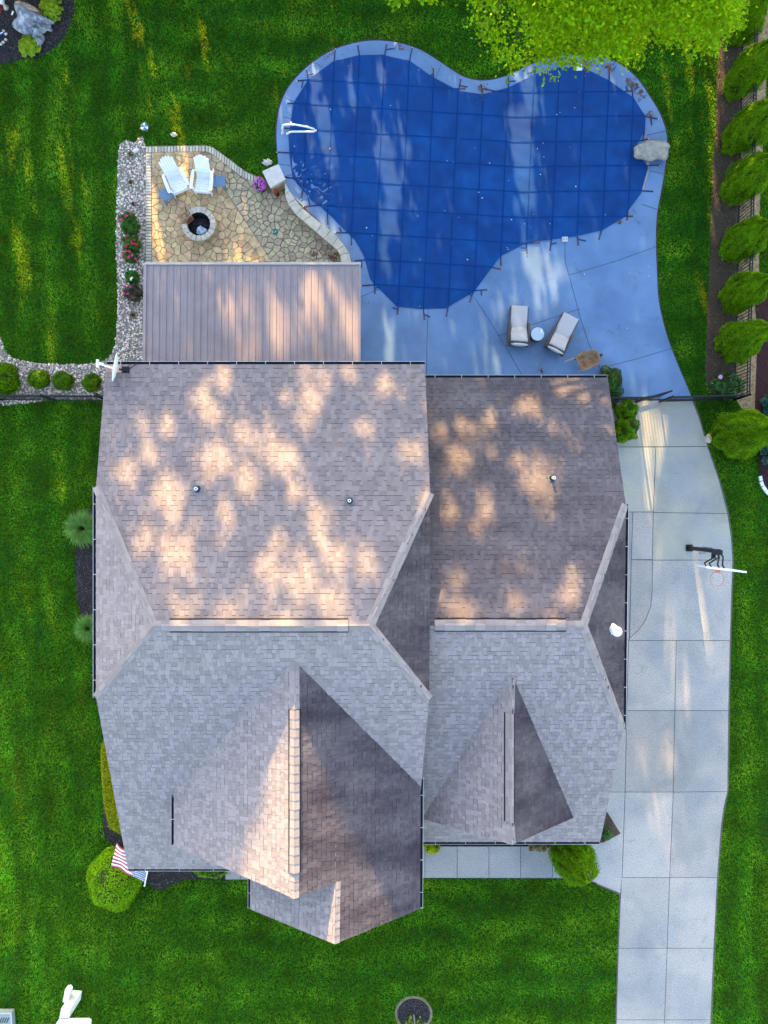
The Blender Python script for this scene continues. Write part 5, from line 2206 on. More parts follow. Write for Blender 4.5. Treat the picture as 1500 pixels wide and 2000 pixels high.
fc0 = Vector((P(1464, 770, 1.25).x, P(1464, 771, 1.25).y, 0))
fc1 = Vector((P(1477, 180, 1.25).x, P(1477, 180, 1.25).y, 0))
fdir = (fc1 - fc0)
fend = fc0 + fdir * ((19.5 - fc0.y) / fdir.y)
gate_l, gate_r = P(1266, 777, 1.25), P(1312, 777, 1.25)
fence("picket_fence", "black metal picket fence round the pool along the right side",
      [(fc0, fend), ((gate_r.x + .02, P(0, 775, 1.25).y, 0), fc0), ((P(1196, 0, 1.25).x, P(0, 776, 1.25).y, 0), (gate_l.x - .02, P(0, 776, 1.25).y, 0))], base=(fc0.x, fc0.y, 0))
fy = P(0, 771, 1.2).y
fence("picket_fence", "black metal picket fence below the gravel bed left of house",
      [((-15.5, fy, 0), (-8.0, fy - .05, 0))], 1.2, base=(-10, fy, 0))
gt = thing("gate", "black picket gate standing slightly open across the drive", "gate", (gate_l.x, P(0, 776, 1.25).y, 0))
ge = Vector((gate_r.x - gate_l.x, .22, 0))
for z_ in (.12, 1.07, 1.25):
    mb = MB()
    mb.bar((0, 0, z_), ge + Vector((0, 0, z_)), .04, .04)
    mb.build("rail", M['black'], gt)
for k in range(9):
    p = ge * (k / 8)
    mb = MB()
    w_ = .045 if k in (0, 8) else .018
    mb.box((p.x, p.y, .67), (w_, w_, 1.2))
    mb.build("stile" if k in (0, 8) else "picket", M['black'], gt)

# ------------------------------------------------------------------ chaise lounges, round table, wheelbarrow
def lounge(label, px, py, rz):
    t = thing("chaise_lounge", label, "lounge", P(px, py, deck_z), rz, "chaise lounges on the deck")
    # local: foot end +y, head end -y
    mb = MB()
    mb.prism([(-.33, -.55), (.33, -.55), (.33, .78), (-.33, .78)], .16, .28, chamfer=.012)
    mb.build("frame", M['wicker'], t)
    for sx in (-1, 1):
        for sy in (-.5, .72):
            mb = MB()
            mb.box((sx * .28, sy, .08), (.06, .06, .16))
            mb.build("leg", M['wicker'], t)
        mb = MB()
        pts_ = [(-.62, .20), (.20, .20), (.20, .42), (.05, .50), (-.55, .56), (-.66, .50)]
        i0 = len(mb.v)
        for x_ in (sx * .315, sx * .375):
            mb.v += [(x_, a, b) for a, b in pts_]
        nn = len(pts_)
        for k in range(nn):
            mb.f.append((k, (k + 1) % nn, nn + (k + 1) % nn, nn + k))
        mb.f.append(tuple(reversed(range(nn))))
        mb.f.append(tuple(range(nn, 2 * nn)))
        mb.build("side_panel", M['wicker'], t)
    # seat cushion, slightly pillowed
    def cushion(y0_, y1_, z0_, z1_, name, th=.10, tuft_=False):
        nx, ny = 13, 17
        mb = MB()
        d = Vector((0, y1_ - y0_, z1_ - z0_))
        up = Vector((0, -(z1_ - z0_), y1_ - y0_)).normalized()
        if up.z < 0:
            up = -up
        for s_ in (1, 0):
            for i in range(nx):
                for j in range(ny):
                    u, v_ = i / (nx - 1), j / (ny - 1)
                    edge = min(u, 1 - u, v_, 1 - v_)
                    puff = th * (1 - math.exp(-edge * 22)) * .35 + th * .65
                    if tuft_:
                        puff -= .020 * (max(0, math.cos(u * math.pi * 4 * 2)) ** 3) * (max(0, math.cos(v_ * math.pi * 3 * 2)) ** 3)
                        puff -= .012 * math.exp(-((v_ * 3) % 1 - .5) ** 2 * 90)
                    p = Vector(((u - .5) * .58, y0_, z0_)) + d * v_ + up * (puff if s_ else 0)
                    mb.v.append(tuple(p))
        o2 = nx * ny
        for i in range(nx - 1):
            for j in range(ny - 1):
                a = i * ny + j
                mb.f.append((a, a + ny, a + ny + 1, a + 1))
                mb.f.append((o2 + a, o2 + a + 1, o2 + a + ny + 1, o2 + a + ny))
        for i in range(nx - 1):
            for j in (0, ny - 1):
                a = i * ny + j
                mb.f.append((a, a + ny, o2 + a + ny, o2 + a))
        for j in range(ny - 1):
            for i in (0, nx - 1):
                a = i * ny + j
                mb.f.append((a, a + 1, o2 + a + 1, o2 + a))
        return mb.build(name, M['cushion'], t, smooth_=True)
    cushion(.80, -.05, .285, .285, "seat_cushion")
    cushion(.0, -.56, .30, .70, "back_cushion", .10, True)
    mb = MB()
    mb.bar((0, -.10, .30), (0, -.66, .72), .62, .03)
    mb.build("back_frame", M['wicker'], t)
    mb = MB()
    mb.blob((0, -.665, .74), (.30, .06, .06), 5, .08, 8)
    mb.build("head_roll", M['cushion'], t, smooth_=True)
    return t


lounge("beige cushioned chaise lounge standing straight, left of the round table", 1009.5, 645.5, R(-3.5))
lounge("beige cushioned chaise lounge standing askew, right of the round table", 1092, 660, R(-27))
rt = thing("round_table", "small round pale topped side table between the two lounges", "side table", P(1045, 658, deck_z))
mb = MB()
mb.lathe([(.20, 0), (.21, .03), (.18, .2), (.21, .40), (.255, .42), (.255, .44)], 24)
mb.build("base", M['wicker'], rt, smooth_=True)
mb = MB()
mb.lathe([(.235, .43), (.235, .452), (.225, .456)], 28)
mb.build("table_top", M['glass_top'], rt)
pb = thing("booklet", "small white booklet lying on the round deck table", "booklet", P(1057.5, 646.5, .52), R(-8))
mb = MB()
mb.box((0, 0, .006), (.055, .14, .010))
mb.build("pages", M['white'], pb)

wbw = thing("wheelbarrow", "rusty old wheelbarrow with wooden handles by the wing's back eave", "wheelbarrow", P(1140, 709, deck_z), R(23))
# local: +x is the nose (wheel), handles towards -x
def ring(pts, z_):
    return [(a, b, z_) for a, b in pts]


topo = smooth([(-.36, -.27), (-.30, -.30), (.10, -.31), (.34, -.24), (.42, 0), (.34, .24), (.10, .31), (-.30, .30), (-.36, .27), (-.38, 0)], 3)
boto = [(a * .62 - .02, b * .55) for a, b in topo]
mb = MB()
nn = len(topo)
outer = [ring(topo, .62), ring([(a * .8, b * .78) for a, b in topo], .48), ring(boto, .40)]
inner = [ring([(a * .965, b * .955) for a, b in topo], .625), ring([(a * .77, b * .74) for a, b in topo], .49), ring([(a * .97, b * .97) for a, b in boto], .42)]
lst = outer[::-1] + inner
for r_ in lst:
    mb.v += r_
for k in range(len(lst) - 1):
    for j in range(nn):
        a, b = k * nn + j, k * nn + (j + 1) % nn
        mb.f.append((a, b, b + nn, a + nn))
mb.f.append(tuple(reversed(range(nn))))
mb.f.append(tuple((len(lst) - 1) * nn + j for j in range(nn)))
mb.build("tray", M['rust_in'], wbw, smooth_=False)
for s_ in (-1, 1):
    mb = MB()
    mb.tube([(.45, s_ * .06, .30), (-.2, s_ * .24, .40), (-.78 if s_ > 0 else -.45, s_ * .27, .52)], .02, 7)
    mb.build("handle", M['wood'], wbw)
    mb = MB()
    mb.tube([(-.18, s_ * .22, .38), (-.25, s_ * .24, 0), (-.12, s_ * .24, 0)], .015, 6)
    mb.build("leg", M['rust'], wbw)
wh = MB()
for k in range(20):
    pass
wh.v, wh.f = [], []
for j in range(20):
    a = 2 * math.pi * j / 20
    for k in range(8):
        b = 2 * math.pi * k / 8
        r_ = .15 + .045 * math.cos(b)
        wh.v.append((.48 + r_ * math.cos(a), .045 * math.sin(b), .195 + r_ * math.sin(a)))
for j in range(20):
    for k in range(8):
        a, b = j * 8 + k, j * 8 + (k + 1) % 8
        c_, d = ((j + 1) % 20) * 8 + k, ((j + 1) % 20) * 8 + (k + 1) % 8
        wh.f.append((a, b, d, c_))
whl = wh.build("wheel", M['black'], wbw, smooth_=True)
mb = MB()
mb.tube([(.48, -.07, .195), (.48, .07, .195)], .10, 12)
mb.build("hub", M['rust'], whl)

# ------------------------------------------------------------------ basketball hoop
pole = Vector((P(1345, 1070, 0).x, P(1345, 1070, 0).y, dz))
bh = thing("basketball_hoop", "black pole basketball hoop with clear white edged board at the driveway edge", "basketball hoop", pole)
mb = MB()
mb.box((0, 0, 1.23), (.13, .13, 2.46))
mb.build("pole", M['black'], bh)
mb = MB()
mb.box((0, 0, .02), (.24, .24, .04))
mb.build("base_plate", M['black'], bh)
bt0, bt1 = P(1379.5, 1108, 3.72) - pole, P(1458.5, 1117.5, 3.72) - pole
bdir = (bt1 - bt0).normalized()
bn = Vector((bdir.y, -bdir.x, 0))
bc = (bt0 + bt1) / 2
bw = (bt1 - bt0).length
rotb = Matrix.Rotation(math.atan2(bdir.y, bdir.x), 4, 'Z')
mb = MB()
mb.box((bc.x, bc.y, 3.72 - .42 - pole.z), (bw - .06, .02, .78), rotb)
mb.build("board", mat("acrylic_board", (.6, .63, .68), .15, .02, spec=.6), bh)
for zz in (3.72 - pole.z - .02, 3.72 - pole.z - .82):
    mb = MB()
    mb.box((bc.x, bc.y, zz), (bw, .055, .045), rotb)
    mb.build("board_frame", M['white'], bh)
for s_ in (-1, 1):
    q = bc + bdir * s_ * (bw / 2 - .02)
    mb = MB()
    mb.box((q.x, q.y, 3.72 - pole.z - .42), (.045, .05, .76), rotb)
    mb.build("board_frame", M['white'], bh)
rimc = P(1400.5, 1131, 3.05) - pole
mb = MB()
for j in range(28):
    a = 2 * math.pi * j / 28
    for k in range(6):
        b = 2 * math.pi * k / 6
        r_ = .225 + .014 * math.cos(b)
        mb.v.append((rimc.x + r_ * math.cos(a), rimc.y + r_ * math.sin(a), rimc.z + .014 * math.sin(b)))
for j in range(28):
    for k in range(6):
        mb.f.append((j * 6 + k, j * 6 + (k + 1) % 6, ((j + 1) % 28) * 6 + (k + 1) % 6, ((j + 1) % 28) * 6 + k))
rim = mb.build("rim", M['rim'], bh, smooth_=True)
mb = MB()
e = rimc + Vector((-bn.x, -bn.y, 0)) * .235
mb.box((e.x - bn.x * .05, e.y - bn.y * .05, rimc.z - .01), (.15, .16, .02), rotb)
mb.build("bracket", M['rim'], rim)
mb = MB()
for j in range(14):
    a0, a1 = 2 * math.pi * j / 14, 2 * math.pi * (j + 1) / 14
    for s_ in (0, 1):
        pth = []
        for k in range(5):
            u = k / 4
            a = a0 + (a1 - a0) * (k if s_ == 0 else -k) * .5
            r_ = .215 * (1 - .38 * u)
            pth.append((rimc.x + r_ * math.cos(a) - .05 * u, rimc.y + r_ * math.sin(a) - .02 * u, rimc.z - .40 * u))
        mb.tube(pth, .005, 4, False)
mb.build("net", M['net'], rim)
# four bent arms from the pole head to the back of the board
for s_, o_ in ((-1, .0), (-1, .10), (1, .0), (1, .10)):
    head = Vector((s_ * .06 + (o_ - .05) * .7 - .02, -.05, 2.40 + o_ * 1.2 - .12))
    k1 = head + Vector((s_ * .01, -.13, .16))
    back = bc + bdir * (s_ * .21 + (o_ - .05) * .9 - .11) - bn * .03
    k2 = Vector((back.x, back.y + .09, 2.90 + o_ * 1.5))
    mb = MB()
    mb.tube([head, k1, k2, Vector((back.x, back.y, 3.0 + o_ * 1.8))], .026, 6)
    mb.build("arm", M['black'], bh)
mb = MB()
mb.box((-.05, -.04, 2.42), (.30, .16, .16))
mb.box((-.12, -.16, 2.30), (.10, .16, .12))
mb.build("lift_unit", M['black'], bh)
mb = MB()
mb.tube([(-.03, .09, 2.0), (-.12, .10, 1.6), (-.03, .10, 1.2)], .012, 6)
mb.tube([(-.04, -.10, 1.5), (-.16, -.12, 1.3), (-.04, -.10, 1.0)], .012, 6)
mb.build("crank", M['black'], bh)

# ------------------------------------------------------------------ flag
flag = thing("flag", "stars and stripes flag flying over the round corner shrub", "flag", P(285, 1713, 1.9))
fl_p0, fl_p1 = P(283, 1727, 2.05), P(289, 1696, 2.3)
mb = MB()
mb.tube([P(282.5, 1729, 2.03), P(291, 1688, 2.36)], .018, 8)
mb.build("pole", M['white'], flag, world=True)
mb = MB()
mb.blob(P(282.3, 1730, 2.03), (.03, .03, .03), 1, .02, 5)
mb.build("finial", M['whiteplastic'], flag, world=True)
th, bhq = P(283.5, 1724, 2.05), P(290, 1690, 2.25)      # hoist: top, bottom
tf, bf = P(218, 1691, 2.0), P(228, 1646, 2.0)           # fly: top, bottom
nx, ny = 27, 15
mb = MB()
uvs = []
for i in range(nx):
    for j in range(ny):
        u, v_ = i / (nx - 1), j / (ny - 1)
        p = th.lerp(tf, u).lerp(bhq.lerp(bf, u), v_)
        p = p + Vector((0, 0, .05 * math.sin(u * 8 + v_ * 2) * u + .02 * math.sin(u * 15 - v_ * 5)))
        p = p + Vector((.012, .02, 0)) * math.sin(u * 9 + v_ * 3)
        mb.v.append(tuple(p))
        uvs.append((u, v_))
for i in range(nx - 1):
    for j in range(ny - 1):
        q = (i * ny + j, (i + 1) * ny + j, (i + 1) * ny + j + 1, i * ny + j + 1)
        mb.uv[len(mb.f)] = [uvs[k] for k in q]
        mb.f.append(q)
fm = bpy.data.materials.new("flag_cloth")
fm.use_nodes = True
N, L, B = nodes(fm)
B.inputs["Roughness"].default_value = .85


def math_node(op, a, b=None, c=None):
    n_ = N.new("ShaderNodeMath")
    n_.operation = op
    for i, s_ in enumerate((a, b, c)):
        if s_ is None:
            continue
        if isinstance(s_, (int, float)):
            n_.inputs[i].default_value = s_
        else:
            L.new(s_, n_.inputs[i])
    return n_.outputs[0]


uvn = N.new("ShaderNodeUVMap")
sp = N.new("ShaderNodeSeparateXYZ")
L.new(uvn.outputs[0], sp.inputs[0])
U, V_ = sp.outputs["X"], sp.outputs["Y"]
stripe = math_node('LESS_THAN', math_node('FRACT', math_node('MULTIPLY', V_, 6.5)), .5)
canton = math_node('MULTIPLY', math_node('LESS_THAN', U, .40), math_node('LESS_THAN', V_, .538))
# stars: staggered rows
su = math_node('MULTIPLY', U, 12 / .40)
sv = math_node('MULTIPLY', V_, 10 / .538)
cu, cv = math_node('FLOOR', su), math_node('FLOOR', sv)
par = math_node('MODULO', math_node('ADD', cu, cv), 2)
du = math_node('SUBTRACT', math_node('FRACT', su), .5)
dv = math_node('SUBTRACT', math_node('FRACT', sv), .5)
rr = math_node('SQRT', math_node('ADD', math_node('MULTIPLY', du, du), math_node('MULTIPLY', dv, dv)))
ang = math_node('ARCTAN2', du, dv)
pt = math_node('MULTIPLY', math_node('COSINE', math_node('MULTIPLY', ang, 5)), .14)
star = math_node('MULTIPLY', math_node('LESS_THAN', rr, math_node('ADD', pt, .40)), math_node('LESS_THAN', par, .5))


def mixc(f_, a, b):
    n_ = N.new("ShaderNodeMix")
    n_.data_type = 'RGBA'
    L.new(f_, n_.inputs[0])
    for k, s_ in ((6, a), (7, b)):
        if isinstance(s_, tuple):
            n_.inputs[k].default_value = s_
        else:
            L.new(s_, n_.inputs[k])
    return n_.outputs[2]


c1 = mixc(stripe, (.75, .74, .74, 1), (.40, .05, .07, 1))
c2 = mixc(star, (.04, .06, .16, 1), (.75, .75, .76, 1))
L.new(mixc(canton, c1, c2), B.inputs["Base Color"])
mb.build("cloth", fm, flag, world=True, smooth_=True)

# ------------------------------------------------------------------ corner bed: boulder, hostas, ornaments
bo = thing("boulder", "craggy blue grey boulder between two lime green plants in the corner bed", "boulder", P(68, 50, 0))
mb = MB()
mb.blob((-.18, .12, .18), (.44, .52, .38), 12, .30, 14)
mb.blob((.30, -.02, .14), (.36, .28, .28), 15, .32, 12)
mb.blob((.16, -.42, .10), (.17, .36, .22), 17, .30, 12)
mb.build("rock", M['boulder'], bo, smooth_=False)


def hosta(label, px, py, r, n_, seed):
    t = thing("lime_plant", label, "plant", P(px, py, .02), 0, "lime plants in the corner bed")
    rg_ = np.random.default_rng(seed)
    a = rg_.uniform(0, 6.28, n_)
    rr_ = r * np.sqrt(rg_.uniform(0, 1, n_))
    cen_ = np.stack([rr_ * np.cos(a), rr_ * np.sin(a), .42 * (1 - (rr_ / r) ** 2 * .6) + rg_.normal(0, .03, n_)], 1)
    nor_ = np.stack([np.cos(a) * rr_ / r, np.sin(a) * rr_ / r, np.full(n_, 1.0)], 1) + rg_.normal(0, .2, (n_, 3))
    v, f = leaf_arrays(cen_, nor_, np.full(n_, .17), .78, .12, rg_)
    np_mesh("leaves", v, f, M['hosta'], t)
    mb_ = MB()
    for k in range(6):
        mb_.tube([(0, 0, 0), (r * .5 * math.cos(k), r * .5 * math.sin(k), .3)], .012, 5)
    mb_.build("stem", M['rose'], t)


hosta("lime green leafy plant above the boulder, cut by the top edge", 104, 22, .46, 170, 1)
hosta("lime green leafy plant below the boulder", 61, 95, .38, 140, 2)
orn = thing("garden_ornament", "white round ornament with a heart on dark disc, top left corner", "garden ornament", P(9, 12, .02))
mb = MB()
mb.lathe([(.10, 0), (.06, .1), (.05, .3), (.12, .36)], 14, (.06, -.06, 0))
mb.build("pedestal", M['pillar'], orn, smooth_=True)
mb = MB()
mb.lathe([(.02, .36), (.15, .37), (.15, .41), (.115, .42), (.10, .40), (.01, .40)], 24, (0, .04, 0))
mb.build("ring", M['whiteplastic'], orn, smooth_=False)
mb = MB()
mb.lathe([(.105, .395), (.105, .408)], 20, (0, .04, 0))
dsk = mb.build("disc", mat("navy", (.02, .03, .10), .5, 0), orn)
mb = MB()
hp2 = []
for k in range(22):
    t_ = 2 * math.pi * k / 22
    hp2.append((.0038 * 16 * math.sin(t_) ** 3, .04 + .0038 * (13 * math.cos(t_) - 5 * math.cos(2 * t_) - 2 * math.cos(3 * t_) - math.cos(4 * t_))))
mb.prism(hp2, .406, .414)
mb.build("heart", M['whiteplastic'], dsk)
stk = thing("plant_marker", "small white stake right of the round ornament in the corner bed", "stake", P(27, 29, .02), R(-35))
mb = MB()
mb.box((0, 0, .10), (.05, .14, .02), Matrix.Rotation(R(20), 4, 'X'))
mb.build("plate", M['white'], stk)
mb = MB()
mb.tube([(0, .05, .1), (0, .07, 0)], .006, 5)
mb.build("spike", M['galv'], stk)
rf_ = thing("red_flower", "red flower cluster at the left edge below the round ornament", "flower", P(2, 24, .02))
p_, d_ = ball_points(90, (.13, .13, .1), 5, .2, -.2)
foliage("petals", p_ + [0, 0, .2], d_, np.full(len(p_), .06), M['crimson'], rf_, .9)
mb = MB()
mb.tube([(0, 0, 0), (0, 0, .2)], .01, 5)
mb.build("stem", M['rose'], rf_)
for i, (a, b, r_) in enumerate(((12, 67, .06), (12, 78, .055), (7, 83, .055), (2, 87, .06), (8, 61, .05))):
    t = thing("white_pebble", ("rounded pale pebble in the small ring at the left photo edge, number from top " + ("two", "three", "four", "five", "one")[i]).replace("number from top ", "")
              .replace(" two", ", second from top").replace(" three", ", third from top").replace(" four", ", second from bottom").replace(" five", ", lowest").replace(" one", ", topmost"), "pebble", P(a, b, .02), 0, "pale pebbles in the corner bed")
    mb = MB()
    mb.blob((0, 0, .025), (r_, r_ * .8, .04), i, .15, 6)
    mb.build("pebble", M['pillar'], t, smooth_=True)
bw_ = thing("glass_ornament", "blue and white striped ornament inside the ring of pale pebbles", "garden ornament", P(3, 68, .02), R(25))
mb = MB()
mb.box((0, 0, .05), (.20, .07, .06))
mb.build("body", mat("cobalt", (.03, .06, .25), .3, 0), bw_)
mb = MB()
mb.box((0, 0, .085), (.20, .025, .012))
mb.build("stripe", M['white'], bw_)

# ------------------------------------------------------------------ lawn ornaments and stones
sp_o = thing("yard_spinner", "small star shaped blue and white ornament on the lawn above pebbles", "garden ornament", P(288, 257, 0), .3)
mb = MB()
mb.tube([(0, 0, 0), (0, 0, .36)], .012, 6)
mb.build("stake", M['galv'], sp_o)
for i in range(6):
    a = i * math.pi / 3
    mb = MB()
    c1_, s1_ = math.cos(a), math.sin(a)
    c2_, s2_ = math.cos(a + .8), math.sin(a + .8)
    mb.prism([(.02 * c1_, .02 * s1_), (.16 * c1_, .16 * s1_), (.13 * c2_, .13 * s2_), (.02 * c2_, .02 * s2_)], .34 - .0, .36)
    mb.build("vane", M['white'] if i % 2 else M['blue_poly'], sp_o)


def rock(label, px, py, r, m, seed, cat="stone"):
    t = thing("stone", label, cat, P(px, py, 0))
    mb_ = MB()
    mb_.blob((0, 0, r[2] * .5), r, seed, .22, 8)
    mb_.build("rock", m, t)


rock("small pale stone on the lawn right of the star ornament", 340, 264, (.11, .07, .08), M['pillar'], 1)
rock("pale stone on the lawn edge above the pillar", 523, 318, (.16, .10, .10), M['pillar'], 2)
rock("pale stone block at the driveway edge beside the largest arborvitae", 1382, 857, (.12, .16, .1), M['limestone'], 3)
t_e = thing("edging_blocks", "curved row of white edging blocks round the red mulch at right edge", "edging", P(1488, 935, 0))
for i, (a, b, an) in enumerate(((1485.5, 934.5, -80), (1488, 945, -72), (1493, 954, -58), (1499, 962, -48), (1508, 969, -35))):
    mb = MB()
    p = P(a, b, .06)
    mb.box((p.x, p.y, .04), (.17, .11, .10), Matrix.Rotation(R(an), 4, 'Z'))
    mb.build("block", M['whiteplastic'], t_e, world=True)

# ------------------------------------------------------------------ mailbox, utility box, young tree in the ring bed
mbx = thing("mailbox_post", "white post with wide grey topped box at the lower left edge", "mailbox", P(150, 1942, 0))
mb = MB()
mb.prism([(-.19, -.17), (.15, -.17), (.19, .13), (-.12, .17)], 0, 1.05, chamfer=.02)
mb.build("post", M['white'], mbx)
q0 = P(141, 2018, 1.2) - mbx.location
mb = MB()
mb.prism([(q0.x - .55, q0.y - .35), (q0.x + .55, q0.y - .35), (q0.x + .57, q0.y + .30), (q0.x + .50, q0.y + .36), (q0.x - .50, q0.y + .36), (q0.x - .57, q0.y + .30)], .95, 1.17, chamfer=.03)
bx = mb.build("box", M['white'], mbx)
mb = MB()
mb.prism([(q0.x - .49, q0.y - .30), (q0.x + .49, q0.y - .30), (q0.x + .49, q0.y + .28), (q0.x - .49, q0.y + .28)], 1.15, 1.19)
mb.build("top_panel", M['greytop'], bx)
mb = MB()
mb.prism([(-.24, .12), (-.04, .12), (.02, .50), (-.05, .58), (-.16, .56)], .38, .66, chamfer=.03)
mb.build("paper_holder", M['white'], mbx)
ub = thing("utility_box", "grey green utility box with slots at the bottom left corner", "utility box", P(10, 1982, 0))
w = [tuple((P(a, b, .3) - ub.location).xy) for a, b in ((-14, 1980), (21, 1980), (23, 2015), (-14, 2016))]
mb = MB()
mb.prism(w, 0, .28, chamfer=.015)
cab = mb.build("cabinet", M['utility'], ub)
for i in range(4):
    q = P(1 + i * 4.5, 1989, .30) - ub.location
    mb = MB()
    mb.box((q.x, q.y - .08, .285), (.03, .20, .012), Matrix.Rotation(R(-25), 4, 'Z'))
    mb.build("slot", M['black'], cab)
mb = MB()
for i in range(4):
    a, b = w[i], w[(i + 1) % 4]
    mb.bar((*a, .275), (*b, .275), .04, .02)
mb.build("lid_edge", M['galv'], ub)
yt = thing("young_plant", "lime green young plant with a stake in the round mulch ring", "plant", P(805, 1985, .02))
rg_ = np.random.default_rng(6)
cen = rg_.normal(0, 1, (90, 3)) * [.26, .14, .08] + [0, -.12, .45]
foliage("leaves", cen, rg_.normal(size=cen.shape) * .4 + [0, 0, 1], np.full(len(cen), .13), M['hosta'], yt, .7)
mb = MB()
mb.tube([(0, 0, 0), (0, -.1, .45)], .015, 6)
mb.build("stem", M['bark'], yt)
mb = MB()
mb.bar((.06, .05, .0), (.09, -.02, 1.1), .04, .04)
mb.build("stake", M['galv'], yt)

# ================================================================== TREES BEYOND THE LAWN (out of frame; they shade the garden)
# Leaf masses of the tree line north of the garden. Openings shaped so the low sun lights chosen spots.
hole([(395, 774, 15, 26), (436, 735, 13, 20), (417, 810, 30, 17), (280, 830, 15, 20), (326, 830, 14, 18), (603, 787, 22, 48), (633, 735, 12, 18), (555, 774, 12, 9), (685, 726, 13, 17),
      (755, 752, 20, 18), (711, 839, 17, 13), (521, 869, 24, 39), (560, 890, 22, 30), (425, 899, 30, 30), (477, 847, 17, 22), (248, 925, 17, 26), (287, 886, 16, 25), (330, 964, 26, 39),
      (482, 934, 20, 30), (443, 1003, 13, 26), (577, 960, 13, 17), (811, 886, 17, 17), (618, 1020, 15, 35), (287, 1047, 17, 22), (343, 1081, 30, 39), (542, 1060, 13, 17), (529, 1116, 26, 26),
      (592, 1137, 20, 48), (650, 1090, 26, 26), (711, 1103, 22, 26), (360, 1190, 22, 22), (443, 1198, 22, 16), (547, 1215, 40, 14), (650, 1176, 22, 35), (225, 720, 8, 8)],
     lambda a, b: onplane(a, b, N_pl), 1.25)
hole([(500, 570, 45, 50), (560, 640, 60, 60), (450, 600, 15, 30), (640, 580, 40, 60), (680, 640, 25, 70), (520, 690, 60, 20), (610, 560, 18, 40), (308, 560, 4, 20)], lambda a, b: P(a, b, 2.65), 1.2)
hole([(302, 430, 10, 90), (355, 320, 10, 25), (385, 395, 8, 25), (500, 500, 20, 25), (430, 490, 14, 30), (463, 500, 10, 25), (600, 415, 32, 60), (640, 470, 25, 30), (540, 345, 10, 15)],
     lambda a, b: P(a, b, .1), 1.2)
hole([(600, 285, 12, 70), (640, 280, 16, 70), (640, 205, 25, 20), (755, 330, 20, 60), (745, 145, 8, 30), (615, 150, 10, 35), (685, 160, 6, 25), (752, 300, 14, 40), (770, 360, 22, 45),
      (1035, 185, 18, 45), (1030, 290, 12, 80), (1015, 340, 10, 40), (1035, 390, 18, 30), (1005, 250, 8, 60), (790, 290, 8, 30), (760, 440, 16, 40), (755, 520, 7, 25), (950, 430, 7, 14),
      (1035, 510, 10, 35), (1047, 540, 9, 40), (1075, 540, 12, 50), (1090, 520, 8, 20), (1010, 530, 9, 22), (1045, 590, 9, 20), (1010, 590, 8, 20), (760, 650, 8, 30), (755, 690, 8, 22),
      (930, 700, 9, 24), (948, 700, 9, 28), (970, 715, 7, 16), (885, 640, 6, 18), (965, 600, 6, 18), (915, 590, 6, 14), (1165, 450, 7, 22), (690, 200, 5, 20)], lambda a, b: P(a, b, .07), 1.3)
hole([(265, 45, 7, 30), (395, 55, 5, 16), (398, 95, 5, 16), (360, 145, 7, 22), (238, 150, 5, 16), (215, 180, 5, 28), (218, 225, 8, 20), (200, 265, 6, 26), (350, 230, 12, 34), (355, 275, 6, 14),
      (128, 150, 4, 14), (25, 265, 7, 24), (20, 310, 5, 14), (60, 330, 10, 34), (75, 320, 5, 20), (120, 290, 5, 20), (128, 360, 8, 36), (195, 360, 6, 20), (165, 365, 4, 16), (45, 520, 12, 34),
      (35, 480, 8, 24), (70, 405, 7, 26), (630, 50, 8, 28), (565, 60, 4, 24), (540, 165, 4, 14), (105, 600, 7, 50), (95, 660, 6, 30), (150, 470, 5, 24), (300, 130, 5, 18), (110, 850, 7, 38),
      (120, 950, 8, 36), (65, 1205, 9, 24), (145, 1335, 10, 20), (100, 1190, 6, 16), (170, 810, 5, 30), (30, 1530, 8, 60), (20, 1750, 9, 70), (85, 1160, 6, 20)], lambda a, b: P(a, b, .03), 1.7)
hole([(1265, 830, 7, 40), (1268, 930, 6, 55), (1300, 890, 10, 70), (1312, 960, 13, 36), (1298, 1085, 11, 55), (1318, 1060, 8, 40), (1300, 1130, 10, 20), (1370, 1200, 9, 42), (1308, 1250, 12, 45),
      (1328, 1340, 11, 50), (1275, 1535, 14, 55), (1320, 1525, 13, 60), (1290, 1610, 8, 26), (1237, 1555, 5, 24), (1315, 1690, 7, 36), (1332, 1890, 7, 45)], lambda a, b: P(a, b, .05), 1.8)
hole([(1405, 80, 10, 40), (1402, 140, 8, 34), (1394, 205, 7, 45), (1300, 150, 7, 34), (1392, 330, 5, 30), (1388, 430, 5, 30), (1480, 470, 8, 60), (1480, 580, 7, 50), (1478, 690, 6, 50), (1476, 780, 5, 30),
      (1370, 560, 4, 30), (1490, 200, 10, 60), (1345, 130, 5, 30), (1245, 60, 6, 20)], lambda a, b: P(a, b, .03), 1.5)
hole([(960, 30, 60, 50), (1080, 60, 70, 40), (1000, 90, 40, 30), (1180, 20, 40, 40), (1060, 120, 40, 30), (1290, 30, 30, 40), (1120, -60, 60, 40)], lambda a, b: P(a, b, 8.6), 1.1)
# the front gables stand above the ridge line of the trees
HO = np.array(holes)
rg = np.random.default_rng(5)
NL = 150000
la = rg.uniform(-21, 21, NL)
lb = rg.uniform(-5.2, 8.2, NL)
ragged = 7.78 - .12 * np.exp(-((la + 3.4) / 2.6) ** 4) + .05 * np.sin(la * .9) + .06 * np.sin(la * 2.3 + 1) + .05 * np.sin(la * 5.1)
ok = lb < ragged
